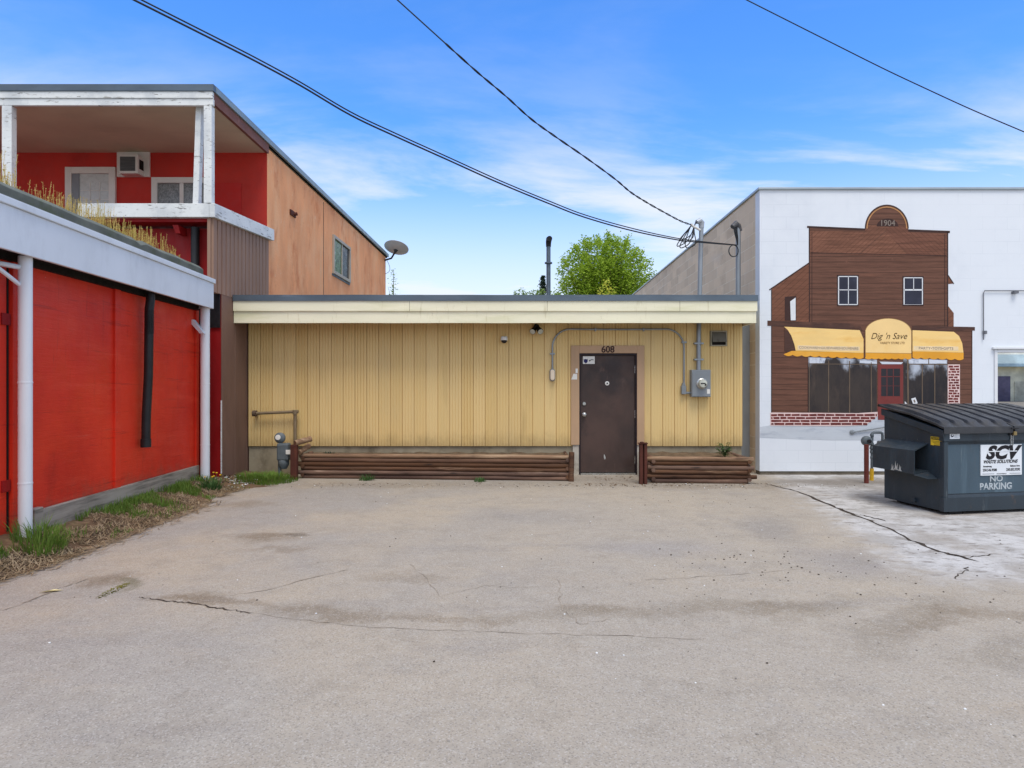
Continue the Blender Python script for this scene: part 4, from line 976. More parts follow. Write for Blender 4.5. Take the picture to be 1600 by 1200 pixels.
mb = MB(); mb.box(X(446, 10.1), X(453.5, 10.1), 10.113, 10.119, Z(710, 10.1), Z(703, 10.1)); mb.build("plate", M['white_plastic'], gm)
Yp = 10.5; zz_ = Z(645, Yp)
mb = MB(); mb.tube([(X(398, Yp), Yp, zz_ - .01), (X(466, Yp), Yp, zz_ + .02)], .026, 10); mb.tube([(X(461, Yp), Yp, zz_), (X(461, Yp), Yp, .5), (X(458, Yp), Yp - .1, .42), (gxm + .05, 10.22, .42)], .026, 10); mb.lathe([(.04, -.035), (.04, .035)], (X(461, Yp), Yp, zz_ + .01), 'z', 10)
mb.tube([(X(398, Yp), Yp - .02, zz_ - .01), (X(398, Yp), YW + .02, zz_ - .01)], .03, 10)
mb.build("gas_pipe", mat("weathered_gas_pipe", lin(124, 108, 84), .6, .2, 6), gm, smooth=True)
mb = MB(); mb.lathe([(.05, -.03), (.05, .03)], (X(398, Yp), Yp, zz_ - .01), 'x', 14); mb.build("flange", M['bark'], gm)

# ------------------------------------------------------------------ red and orange two-storey house
H = thing("two_storey_house", (-9, 15, 0), "two-storey house with orange stucco side, dark red rear and covered deck", "house")
YB = 11.5; XO = -4.62
mb = MB(); mb.box(XO - .2, XO, YB + .003, 21.35, 0, 5.755); mb.build("stucco_wall", M['orange'], H, label="orange stucco wall")
mb = MB(); mb.prism([(-15, YB), (XO - .001, YB), (XO - .001, YB + .0025), (XO - .201, YB + .0025), (XO - .201, YB + .2), (-15, YB + .2)], 3.6, 5.69, 'xy'); mb.build("red_wall", M['red_wall'], H, label="dark red upper rear wall")
mb = MB(); mb.box(-15, -4.605, 9.72, 9.9, 0, 3.86); mb.build("lower_wall", M['red_dark'], H, label="deep red ground-floor wall")
mb = MB()
for a, b in ((9.5, 9.6),):
    pass
mb.box(-15, -4.63, 9.475, YB - .06, 3.90, 3.95); mb.build("deck", M['red_dark'], H)
mb = MB(); z = 3.86
mb.hexa([(X(275, 9.6), 9.5, z), (X(284, 9.6), 9.5, z), (X(284, 9.6), 9.72, z), (X(275, 9.6), 9.72, z), (X(279, 9.6), 9.52, z - .12), (X(286, 9.6), 9.52, z - .12), (X(286, 9.6), 9.72, z - .12), (X(279, 9.6), 9.72, z - .12)])
mb.build("bracket", M['red_dark'], H)
# grooved panel under the deck rail, running in depth at X = -4.6
def groove_wall(mb, xf, y0, y1, z0, z1a, z1b, pitch, dep=.012, gw=.009):
    n = max(1, round((y1 - y0) / pitch)); cols = []
    for k in range(n):
        a = y0 + (y1 - y0) * k / n; b = y0 + (y1 - y0) * (k + 1) / n
        cols += [(a, -dep), (a + gw, -dep), (a + gw + .004, 0), (b - .003, 0)]
    cols.append((y1, 0)); o = len(mb.v)
    for y, d in cols: mb.v += [(xf + d, y, z0), (xf + d, y, z1a + (z1b - z1a) * (y - y0) / (y1 - y0))]
    for i in range(len(cols) - 1): mb.f.append((o + 2 * i, o + 2 * i + 2, o + 2 * i + 3, o + 2 * i + 1)); mb.mi.append(0)
    mb.hexa([(xf - .08, y0, z0), (xf - dep - .002, y0, z0), (xf - dep - .002, y1, z0), (xf - .08, y1, z0), (xf - .08, y0, z1a), (xf - dep - .002, y0, z1a), (xf - dep - .002, y1, z1b), (xf - .08, y1, z1b)])
mb = MB(); groove_wall(mb, -4.59, 9.43, YB - .002, 2.86, 3.985, 4.10, .135, .03, .026); mb.build("grooved_panel", M['brown_groove'], H, fix=False, label="taupe grooved plywood panel below the deck rail")
mb = MB(); groove_wall(mb, -4.592, 9.725, YB + .4, 0, 2.856, 2.856, .4, .006); mb.build("lower_panel", M['brown_low'], H, fix=False, label="plain brown board wall beside the yellow siding")
mb = MB(); mb.box(-4.60, -4.588, 9.70, 9.7195, .14, 1.25); mb.build("corner_strip", M['peel_white'], H)
mb = MB(); mb.box(-4.95, -4.61, 9.69, 9.718, Z(512, 9.7), Z(458, 9.7)); mb.build("vent_panel", M['black'], H)
# deck rail
mb = MB(); mb.box(X(125, 9.45), -4.63, 9.40, 9.47, Z(340, 9.43), Z(318.5, 9.43)); mb.build("deck_beam", M['peel_white'], H, bevel=.006, label="peeling white beam along the deck front")
mb = MB(); za, zb_ = Z(340, 9.43), Z(375, 11.55)
mb.hexa([(-4.628, 9.40, za), (-4.545, 9.40, za), (-4.535, 11.62, zb_), (-4.618, 11.62, zb_), (-4.628, 9.40, za + .205), (-4.545, 9.40, za + .205), (-4.535, 11.62, zb_ + .205), (-4.618, 11.62, zb_ + .205)])
mb.build("side_rail", M['peel_white'], H, bevel=.006)
# roof
mb = MB(); mb.box(-15.2, -4.60, 9.47, 21.5, 5.76, 5.86); mb.build("roof", M['mossy'], H)
mb = MB(); mb.box(-15.2, -4.64, 9.50, YB, 5.662, 5.698); mb.build("soffit", M['taupe_soffit'], H)
mb = MB(); mb.box(-15.2, -4.58, 9.42, 9.468, 5.60, 5.70); mb.box(-15.2, -4.58, 9.405, 9.455, 5.702, 5.80); fb = mb.build("fascia_board", M['peel_white'], H, bevel=.004)
mb = MB(); mb.box(-15.2, -4.56, 9.39, 9.47, 5.803, 5.90); mb.build("flashing", M['flashing'], H)
mb = MB(); mb.box(-4.60, -4.555, 9.472, 21.55, 5.803, 5.90); mb.build("flashing", M['house_flash'], H)
mb = MB(); mb.box(-4.635, -4.585, 9.47, YB - .002, 5.645, 5.80); mb.box(-4.617, -4.60, YB, 21.5, 5.762, 5.80); mb.build("edge_board", M['maroon'], H)
# posts
def post(x0, x1, y, z0, z1, dx=0):
    mb = MB(); mb.hexa([(x0, y, z0), (x1, y, z0), (x1, y + .1, z0), (x0, y + .1, z0), (x0 + dx, y, z1), (x1 + dx, y, z1), (x1 + dx, y + .1, z1), (x0 + dx, y + .1, z1)])
    return mb.build("post", M['peel_white'], H, bevel=.006)
post(X(318, 9.42), X(330.5, 9.42), 9.42, 4.165, 5.598)
post(X(301, 9.55), X(310, 9.55), 9.53, 3.96, 5.66, .055)
post(X(2.5, 9.42), X(18, 9.42), 9.42, 3.96, 5.598)
# downpipe under the deck
dxp = X(304, 9.62)
mb = MB(); mb.tube([(dxp + .01, 9.62, 3.85), (dxp + .01, 9.62, 3.3), (dxp, 9.60, 3.25), (dxp - .06, 9.50, 3.14)], .06, 12); mb.build("downpipe", M['black'], H, smooth=True)
# rear windows, air conditioner
def win(parent, x0, x1, z0, z1, Y, fr, panes, mats, name="window", mf='vinyl', mull=(), trans=()):
    mb = MB()
    for q in ((x0, x0 + fr, z0, z1), (x1 - fr, x1, z0, z1), (x0 + fr, x1 - fr, z1 - fr, z1), (x0 + fr, x1 - fr, z0, z0 + fr)): mb.box(q[0], q[1], Y - .045, Y + .01, q[2], q[3])
    for xm, wd in mull: mb.box(xm - wd, xm + wd, Y - .035, Y + .01, z0 + fr, z1 - fr)
    fo = mb.build(name, M[mf], parent, bevel=.003)
    for (a, b), m in zip(panes, mats):
        mb = MB(); mb.box(a + .001, b - .001, Y - .012, Y - .004, z0 + fr + .001, z1 - fr - .001); mb.build("pane", M[m], fo)
    return fo
wx0, wx1 = X(104, YB), X(182, YB)
w1 = win(H, wx0, wx1, 4.3, Z(262, YB), YB, .115, [(wx0 + .115, wx1 - .115)], ['blind'])
mb = MB()
for k in (1, 2): x = wx0 + .26 + (wx1 - wx0 - .375) * k / 3; mb.box(x - .006, x + .006, YB - .018, YB - .013, 4.42, Z(285, YB))
for z in (Z(312, YB), Z(298, YB)): mb.box(wx0 + .26, wx1 - .12, YB - .018, YB - .0135, z - .006, z + .006)
mb.build("muntin", M['vinyl'], w1)
mb = MB(); mb.box(wx0 + .116, wx0 + .24, YB - .03, YB - .013, 4.42, Z(272, YB)); mb.build("screen", M['boxgrey'], w1)
wx0, wx1 = X(238.5, YB), X(333, YB)
win(H, wx0, wx1, 4.2, Z(278, YB), YB, .1, [(wx0 + .1, X(283, YB)), (X(287, YB), wx1 - .1)], ['curtain', 'curtain'], mull=((X(285, YB), .035),))
mb = MB(); mb.box(X(184, YB), X(235, YB), YB - .03, YB + .005, Z(277, YB), Z(237, YB)); acp = mb.build("air_conditioner", M['vinyl'], H, bevel=.004)
Ya = YB - .21
mb = MB(); mb.box(X(185.5, Ya), X(206.5, Ya) + .10, Ya, YB - .03, Z(271, Ya), Z(241, Ya) + .0); mb.build("casing", M['vinyl'], acp, bevel=.01)
mb = MB(); gx0, gx1, gz0, gz1 = X(188, Ya), X(206, Ya) + .06, Z(267, Ya), Z(245, Ya)
mb.box(gx0, gx1, Ya - .012, Ya - .002, gz0, gz1); mb.build("grille", mat("grey_grille", lin(84, 88, 88), .6, .2, 4, (1, 1, 12)), acp)
mb = MB()
xs = X(206.5, Ya) + .1015
for k in range(4): mb.box(xs, xs + .004, Ya + .04 + .03 * k, Ya + .072 + .03 * k, gz0 + .05, gz1 - .03)
mb.build("side_louvre", M['dark'], acp)
mb = MB(); mb.box(X(333, YB) + .02, X(377, YB), YB - .02, YB + .004, 4.0, Z(286, YB)); mb.build("boarded_opening", mat("fresh_red_board", lin(184, 40, 34), .7, .06, 2), H, bevel=.003)
mb = MB(); lx_ = X(55, YB - .2); mb.lathe([(.02, .1), (.11, .06), (.12, 0), (.05, -.03)], (lx_, YB - .18, Z(228, YB - .2)), 'z', 14); mb.tube([(lx_, YB - .18, Z(228, 11.3) + .08), (lx_, YB + .01, Z(228, 11.3) + .12)], .02, 8); mb.build("porch_light", mat("greenish_bronze", lin(84, 86, 60), .5, .2, 8), H, smooth=True)
# orange wall details
def side_win(y0, y1, z0, z1, x):
    mb = MB(); fr = .075
    for q in ((y0, y0 + fr, z0, z1), (y1 - fr, y1, z0, z1), (y0 + fr, y1 - fr, z1 - fr, z1), (y0 + fr, y1 - fr, z0, z0 + fr)): mb.box(x - .01, x + .05, q[0], q[1], q[2], q[3])
    ym = (y0 + y1) / 2 + .02; mb.box(x - .01, x + .03, ym - .03, ym + .03, z0 + fr, z1 - fr)
    fo = mb.build("window", M['frame_beige'], H, bevel=.004)
    for a, b, m in ((y0 + fr, ym - .03, 'greenglass'), (ym + .03, y1 - fr, 'darkglass')):
        mb = MB(); mb.box(x + .002, x + .01, a + .001, b - .001, z0 + fr + .001, z1 - fr - .001); mb.build("pane", M[m], fo)
    mb = MB(); mb.box(x - .01, x + .02, y0 - .03, y1 + .03, z0 - .05, z0 - .002); mb.build("sill", M['flashing'], fo)
side_win(4.62 / .300 , 4.62 / .2735, 4.18, 5.12, XO)
mb = MB(); yj = 4.62 / .3135; mb.box(XO - .005, XO + .004, yj - .012, yj + .012, 2.8, 5.70); mb.build("control_joint", M['crackdark'], H)
mb = MB(); yh = 4.62 / .362; zh = EYE + .268 * yh; mb.box(XO - .01, XO + .03, yh - .16, yh + .12, zh - .04, zh + .06); mb.tube([(XO, yh, zh), (XO + .09, yh + .03, zh + .02)], .035, 8); mb.build("wall_outlet", M['rust'], H)
# satellite dish at the far corner
Ys = 21.2
sdh = thing("satellite_dish", (XO, Ys, Z(405, Ys)), "grey satellite dish on an arm at the far corner of the orange wall", "satellite dish")
dc = Vector((X(621, Ys), Ys - .25, Z(393, Ys))); nrm = Vector((.10, .40, .91)).normalized()
u = nrm.cross(Vector((0, 0, 1))).normalized(); v = nrm.cross(u)
mb = MB(); n = 24; rings = [0, .4, .75, 1.0]
for side in (0, 1):
    for r_ in rings:
        for k in range(n):
            t = 2 * math.pi * k / n
            mb.v.append(dc + (u * math.cos(t) * .40 + v * math.sin(t) * .40) * r_ + nrm * (.10 * r_ * r_ - .012 * side))
R4 = len(rings) * n
for side in (0, 1):
    for i in range(len(rings) - 1):
        for k in range(n): a = side * R4 + i * n + k; b = side * R4 + i * n + (k + 1) % n; mb.f.append((a, b, b + n, a + n)); mb.mi.append(0)
for k in range(n): a = 3 * n + k; b = 3 * n + (k + 1) % n; mb.f.append((a, b, b + R4, a + R4)); mb.mi.append(0)
mb.build("dish", mat("grey_dish_enamel", lin(186, 190, 194), .5, .06, 3), sdh, smooth=True, fix=False)
mb = MB(); foot = Vector((XO - .02, Ys, Z(407, Ys))); mb.tube([foot, Vector((X(612, Ys), Ys - .05, Z(404, Ys))), dc - nrm * .05], .03, 8); mb.tube([dc - nrm * .10, dc - nrm * .015], [.03, .07], 10)
mb.build("arm", M['black'], sdh, smooth=True)
mb = MB(); fp = dc + nrm * .16 + Vector((0, .30, 0)); mb.tube([dc + Vector((0, .36, -.02)), fp], .012, 6); mb.tube([fp, fp + nrm * .05], .035, 8); mb.build("feed_horn", M['boxgrey'], sdh, smooth=True)
mb = MB(); mb.tube(bez(foot + Vector((.1, -.02, 0)), foot + Vector((.3, -.05, -.35)), foot + Vector((.16, -.03, -.4)), foot + Vector((.04, -.02, -.45)), 10), .007, 6); mb.build("cable", M['wire'], sdh, smooth=True)

# ------------------------------------------------------------------ red shed in the left foreground
G = thing("red_shed", (-5, 6.2, .1), "red plywood shed with wide white eave fascia and weedy roof", "shed")
Y0, Y1 = 2.4, 9.3
def gh(y0, y1, o0, o1, z0, z1):
    """a box running along the eave line: o0 (outer) to o1 (inner) offsets"""
    q = []
    for z in (z0, z1): q += [(gx(y0, o1), y0, z), (gx(y0, o0), y0, z), (gx(y1, o0), y1, z), (gx(y1, o1), y1, z)]
    return q
mb = MB(); mb.hexa(gh(Y0, Y1 - .03, .25, .37, .12, 2.6)); mb.hexa([(-9.5, Y1 - .15, .1), (gx(Y1, .371), Y1 - .15, .1), (gx(Y1, .371), Y1 - .03, .1), (-9.5, Y1 - .03, .1), (-9.5, Y1 - .15, 2.6), (gx(Y1, .371), Y1 - .15, 2.6), (gx(Y1, .371), Y1 - .03, 2.6), (-9.5, Y1 - .03, 2.6)])
mb.build("wall", M['red_ply'], G)
def yat(px_, off):            # depth at which the line gx(Y, off) is seen at photo column px_
    s_ = (px_ - PX) / F
    return (-4.51 + .067 * 9.3 - off) / (s_ + .067)
for p_, hw in ((181, .055), (306, .04), (22, .05)):
    mb = MB(); y = yat(p_, .25); mb.hexa(gh(y - hw, y + hw, .222, .252, .16, 2.58)); mb.build("batten", M['red_ply'], G, bevel=.004)
mb = MB(); y = yat(11.5, .25); mb.hexa(gh(y - .012, y + .012, .246, .26, .2, 2.5)); mb.build("door_gap", M['dark'], G)
for z in (.55, 2.0):
    mb = MB(); y = yat(9, .25); mb.hexa(gh(y - .06, y + .04, .235, .25, z, z + .1)); mb.build("door_hinge", M['red_dark'], G)
mb = MB(); mb.hexa(gh(5.75, Y1 - .02, .20, .245, .03, .32)); mb.build("kick_board", M['greyboard'], G, bevel=.005)
zc0, zc1 = 2.59, 3.02
mb = MB(); mb.hexa(gh(Y0, Y1, 0, .035, zc0, 2.955)); mb.hexa([(-9.5, Y1 - .035, zc0), (gx(Y1, .036), Y1 - .035, zc0), (gx(Y1, .036), Y1, zc0), (-9.5, Y1, zc0), (-9.5, Y1 - .035, 2.955), (gx(Y1, .036), Y1 - .035, 2.955), (gx(Y1, .036), Y1, 2.955), (-9.5, Y1, 2.955)])
fa = mb.build("fascia", M['white_paint'], G, bevel=.004)
mb = MB(); mb.hexa(gh(Y0, Y1 + .02, -.022, .05, 2.957, zc1)); mb.build("cap", M['white_paint'], fa, bevel=.006)
mb = MB(); mb.hexa(gh(Y0, Y1 - .04, .04, .6, 2.62, 2.66)); mb.build("soffit", M['dark'], G)  # soffit coloured near black, like the shade beneath the eave
mb = MB(); mb.hexa(gh(Y0, Y1 - .04, .2, .25, 2.56, 2.62)); mb.build("eave_gap_shade", M['dark'], G)  # near-black strip painted as the shaded gap between soffit and wall
# roof with a mossy rolled edge
mb = MB(); nn = 60
for i in range(nn + 1):
    y = Y0 + (Y1 - .35 - Y0) * i / nn
    wv = .014 * mnoise.noise(Vector((y * 2.5, 1, 0))) + (-.03 if 7.28 < y < 7.36 else 0)
    for o_, z in ((.04, 2.96), (.0, 3.03), (.0, 3.10 + wv), (.05, 3.145 + wv), (.2, 3.15 + wv), (4.6, 3.40)): mb.v.append((gx(y, o_), y, z))
for i in range(nn):
    for k in range(5): a = i * 6 + k; mb.f.append((a, a + 1, a + 7, a + 6)); mb.mi.append(0)
mb.build("roof", M['mossy'], G, smooth=True, fix=False)
# eave posts
for p_, wpx, zb in ((39.5, 24, .18), (320.5, 15, .12)):
    y = yat(p_, .1); x = gx(y, .1); r_ = wpx * y / 2000 / math.sqrt(1 + (x / y) ** 2)
    mb = MB(); mb.tube([(x, y, zb - .1), (x, y, .6), (x, y, 2.0), (x, y, 2.60)], r_, 18)
    for z in (.62, 1.5): mb.lathe([(r_ * 1.0, -.012), (r_ * 1.06, 0), (r_, .012)], (x, y, z), 'z', 18)
    mb.build("eave_post", M['white_post'], G, smooth=True)
y = yat(318, .1); x = gx(y, .1)
mb = MB(); mb.hexa([(x - .03, y - .05, 2.22), (x + .03, y - .05, 2.22), (x + .03, y + .03, 2.22), (x - .03, y + .03, 2.22), (x - .19, y - .05, 2.40), (x - .13, y - .05, 2.42), (x - .13, y + .03, 2.42), (x - .19, y + .03, 2.40)]); mb.build("post_brace", M['white_paint'], G)
y = yat(30, .12); mb = MB(); mb.tube([(gx(y, .12), y, 2.35), (gx(y - .3, .14), y - .5, 2.58)], .018, 8); mb.tube([(gx(y - .02, .12), y, 2.5), (gx(y, .3), y - .4, 2.52)], .022, 8); mb.build("strut", M['white_paint'], G)
mb = MB(); y = yat(52, .16); mb.hexa(gh(y - .01, y + .11, .14, .2, 0, .36)); mb.build("base_block", M['greyboard'], G, bevel=.008)
# black drain hose hanging from the eave
y = yat(234, .13); x = gx(y, .13)
mb = MB(); pts = [(x + .005, y, 2.60), (x + .01, y, 2.52), (x, y - .01, 2.40), (x - .01, y - .01, 1.6), (x - .03, y - .02, 1.1), (x - .035, y - .02, .73)]
mb.tube(pts, .05, 14); mb.lathe([(.05, .0), (.058, .0), (.058, .10), (.05, .10)], (x - .035, y - .02, .73), 'z', 14)
for k in range(24):
    z = 2.38 - k * .012; mb.lathe([(.05, -.003), (.053, 0), (.05, .003)], (x - .000, y - .01, z), 'z', 14)
mb.build("drain_hose", M['black'], G, smooth=True)
# weeds on the shed roof
mb = MB()
for _ in range(1500):
    t = rnd(0, 1); y = 3.4 + 5.2 * t; o_ = .12 + abs(random.gauss(0, .35)); x = gx(y, o_)
    z = 3.13 + o_ * .055; dens = mnoise.noise(Vector((y * 1.6, o_ * 2, 0)))
    if dens < -.3: continue
    h = rnd(.06, .36) * (1.0 if y < 6.6 else .85) * (1.25 if y < 5.5 else 1) * (.8 + .5 * dens)
    if y > 8: h *= (8.7 - y) / .7 * .8 + .2
    lx_, ly_ = rnd(-.03, .03), rnd(-.03, .03)
    mb.add([(x - .002, y, z), (x + .002, y, z), (x + lx_ + .0015, y + ly_, z + h), (x + lx_ - .0015, y + ly_, z + h)], [(0, 1, 2, 3)])
    for k in range(8):
        q = rnd(.4, 1.02); a = rnd(0, 6.28); L = rnd(.008, .018); p = Vector((x + lx_ * q, y + ly_ * q, z + h * q))
        d = Vector((math.cos(a), math.sin(a), rnd(.1, .8))) * L; s_ = Vector((-math.sin(a), math.cos(a), 0)) * L * .35
        mb.add([p, p + d * .5 + s_, p + d, p + d * .5 - s_], [(0, 1, 2, 3)])
tag(mb.build("roof_weeds", M['rweed'], fix=False), kind='stuff')

# ------------------------------------------------------------------ white block building with the mural
WF = 10.58; XS = X(1187, WF)
WB = thing("block_building", (9, 18, 0), "white-fronted concrete block building carrying a painted shopfront mural", "building")
WX0, WX1, WZ1 = X(1553, WF), X(1790, WF), Z(546, WF); WZ0 = Z(640, WF)      # window opening
ZT = Z(297, WF)
mb = MB()
mb.box(XS, WX0, WF, WF + .2, .06, ZT); mb.box(WX0, WX1, WF, WF + .2, WZ1, ZT); mb.box(WX0, WX1, WF, WF + .2, .06, WZ0); mb.box(WX1, 15, WF, WF + .2, .06, ZT)
fw = mb.build("painted_wall", M['white_block'], WB, label="white painted block front")
mb = MB(); mb.box(XS + .001, XS + .2, WF + .2005, 34, 0, ZT - .001); mb.build("block_wall", M['taupe_block'], WB, label="unpainted taupe block side wall")
mb = MB(); mb.box(XS + .21, 15, 33.8, 34, 0, ZT); mb.box(14.8, 15, WF + .201, 33.8, 0, ZT); mb.build("back_wall", M['taupe_block'], WB)
mb = MB(); mb.box(XS + .21, 14.8, WF + .21, 33.8, ZT - .25, ZT - .1); mb.build("roof", M['mossy'], WB)
mb = MB(); mb.box(XS + .01, 15, WF + .02, WF + .2, 0, .058); mb.build("footing", M['block_base'], WB)
mb = MB(); mb.box(XS - .03, 15, WF - .03, WF + .23, ZT + .002, Z(293, WF)); mb.box(XS - .03, XS + .23, WF + .231, 34, ZT + .002, Z(293, WF)); mb.build("coping", M['cap'], WB, bevel=.006)
# window
mb = MB(); fr = .09
mb.box(WX0 + .001, WX0 + .05, WF - .02, WF + .1, WZ0 + .001, WZ1 - .001); mb.box(WX1 - .05, WX1 - .001, WF - .02, WF + .1, WZ0 + .001, WZ1 - .001); mb.box(WX0 + .05, WX1 - .05, WF - .02, WF + .1, WZ1 - .05, WZ1 - .001); mb.box(WX0 + .05, WX1 - .05, WF - .02, WF + .1, WZ0 + .001, WZ0 + .05)
mb.box(WX0 - .04, WX1 + .04, WF - .05, WF - .003, WZ1 + .003, WZ1 + .035)
bw = mb.build("shop_window", M['m_white'], WB, bevel=.004)
mb = MB(); mb.box(WX0 + .051, WX1 - .051, WF + .05, WF + .058, WZ0 + .051, WZ1 - .051); mb.build("pane", glass("shop_window_glass", (.86, .87, .86), .0), bw)
bpy.data.materials["shop_window_glass"].node_tree.nodes["Principled BSDF"].inputs['Metallic'].default_value = 1
# conduit on the white wall
mb = MB(); cz = Z(454.5, WF); cx_ = X(1535, WF)
mb.tube([(cx_, WF - .025, Z(531, WF)), (cx_, WF - .025, cz - .04), (cx_ + .02, WF - .025, cz), (X(1720, WF), WF - .025, cz)], .008, 8); mb.box(X(1580, WF), X(1587, WF), WF - .07, WF + .01, cz - .05, cz - .012); mb.box(cx_ + .005, cx_ + .05, WF - .04, WF + .01, Z(522, WF), Z(517, WF))
mb.build("conduit", mat("dull_grey_conduit", lin(110, 112, 118), .5, .1, 5), WB, smooth=True)
mb = MB(); mb.tube([(X(1331, WF), WF - .02, Z(675, WF)), (X(1420, WF), WF - .05, Z(661, WF))], .011, 8); mb.lathe([(.035, .01), (.04, -.02), (.02, -.03)], (X(1331, WF), WF, Z(675, WF)), 'y', 12); mb.build("wall_rod", M['boxgrey'], WB, smooth=True)
# ---- mural: thin coats of paint, each a millimetre or so prouder than the last
def mp_(pts): return [(X(a, WF), Z(b, WF)) for a, b in pts]
SPLIT = {'painted_awning', 'painted_wing', 'painted_cornice', 'painted_valance', 'painted_strip', 'painted_reflection', 'painted_notice', 'painted_pediment'}
def paint(name, polys, t, mats, parent, label=None):
    if name in SPLIT and len(polys) > 1:
        for p in polys: o = paint(name, [p], t, mats, parent, label)
        return o
    mb = MB()
    for p in polys:
        mi = 0
        if isinstance(p, tuple) and isinstance(p[0], int): mi, p = p
        mb.prism(mp_(p), WF - t, WF + .004, 'xz', mi)
    return mb.build(name, mats, parent, label=label)
def rect(x0, y0, x1, y1): return [(x0, y0), (x1, y0), (x1, y1), (x0, y1)]
def line(x0, y0, x1, y1, w_=1.0):
    d = Vector((x1 - x0, y1 - y0)).normalized(); n_ = Vector((-d.y, d.x)) * w_ / 2
    return [(x0 + n_.x, y0 + n_.y), (x1 + n_.x, y1 + n_.y), (x1 - n_.x, y1 - n_.y), (x0 - n_.x, y0 - n_.y)]
def arc(cx, cy, rx, ry, a0, a1, n=16): return [(cx + rx * math.cos(R(a0 + (a1 - a0) * i / n)), cy - ry * math.sin(R(a0 + (a1 - a0) * i / n))) for i in range(n + 1)]
arch = arc(1385.5, 357, 33.5, 36.5, 180, 0, 20)
main = [(1264, 355), (1351, 359)] + arch + [(1420, 360.5), (1481, 363), (1481, 440), (1481, 519), (1264, 519)]
mural = paint("mural", [main], .0022, [M['m_wood']], WB, "painted mural of an old brown wooden shopfront")
paint("painted_storefront", [[(1205, 507), (1519, 514), (1519, 652), (1372, 648), (1205, 646)]], .0017, [M['m_wood']], mural)
paint("painted_wing", [[(1205, 452), (1264.3, 411), (1264.3, 504), (1205, 503)], [(1481.2, 430), (1490, 443), (1481.2, 444)], [(1481.2, 478), (1490, 489), (1490, 514), (1481.2, 512)]], .0025, [M['m_wood_l']], mural)
paint("painted_pediment", [(0, [(1266, 361), (1351, 362), (1352, 352), (1384, 352), (1384, 360), (1340, 398), (1266, 394)]), (1, [(1384.2, 352), (1418, 352), (1419, 363), (1479, 366), (1479, 399), (1420, 399), (1384.2, 362)]), (2, [(1384, 362), (1418, 398.5), (1342, 398)])], .0032, [M['m_dl'], M['m_dr'], M['m_dl']], mural)
arch_o = [line(a[0], a[1], b[0], b[1], 1.5) for a, b in zip(arch, arch[1:])]
arch_i = [line(a[0], a[1], b[0], b[1], 1.6) for a, b in zip(arc(1385.5, 357, 31, 33.5, 180, 0, 18), arc(1385.5, 357, 31, 33.5, 180, 0, 18)[1:])]
paint("painted_edge", [line(1261, 354.5, 1352, 358.5, 3), line(1419, 360, 1484, 362.5, 3.4), line(1264.5, 356, 1264.5, 505, 1.6), line(1268.5, 362, 1268.5, 505, .9), line(1480.5, 362, 1480.5, 512, 1.8), line(1476, 366, 1476, 511, 1.0), line(1267, 395, 1478, 399.5, 1.0), line(1202, 453, 1264, 411, 1.8), line(1205.5, 453, 1205.5, 646, 1.4), line(1518.5, 514, 1518.5, 652, 1.2), line(1490, 443.5, 1481, 430, 1.6), line(1262.5, 568, 1262.5, 644, 1.2)] + arch_o, .0042, [M['m_edge']], mural)
paint("painted_arch_line", arch_i, .0045, [M['m_gold']], mural)
paint("painted_cornice", [[(1199, 501), (1342, 506), (1348, 517), (1199, 509)], [(1425, 509), (1523, 511), (1523, 516.5), (1425, 518)]], .0047, [M['m_trim']], mural)
oval = paint("painted_date_panel", [arc(1386.5, 354, 17, 12.5, 180, 0, 14)], .0044, [M['m_edge']], mural)
text("painted_date", "1904", .135, (X(1386.5, WF), WF - .0045, Z(349, WF)), mural, M['m_grey'], depth=.0012, sx=.95, bold=.001)
def mwin(x0, y0, x1, y1, full):
    f = paint("painted_window", [rect(x0, y0, x1, y1)], .0035, [M['m_edge']], mural)
    paint("painted_pane", [rect(x0 + 3, y0 + 3, x1 - 2.5, y1 - 3)], .0046, [M['m_blue']], mural)
    a, b, c, d = x0 + 2.6, y0 + 2.6, x1 - 2, y1 - 2.6; ym = (b + d) / 2 - (1 if full else 2); xm = (a + c) / 2 + .6
    L = [line(a, b, c, b, 1.4), line(a, d, c, d, 1.4 if full else .4), line(a, b, a, d, 1.6), line(c, b, c, d, 1.5), line(a, ym, c, ym, 1.2 if full else 2.2), line(xm, b, xm, d if full else ym, 1.1)]
    paint("painted_muntin", L, .0054, [M['m_white']], mural)
mwin(1307.5, 429.5, 1341.5, 478.5, True); mwin(1409.8, 431.5, 1443, 478.5, False)
paint("painted_opening", [[(1226, 464), (1244, 462.5), (1244, 501.5), (1226, 501)]], .0038, [M['m_edge']], mural)
paint("painted_opening_light", [[(1234.5, 471), (1243, 465), (1243, 500.5), (1235.5, 500.5)]], .0046, [M['m_white']], mural)
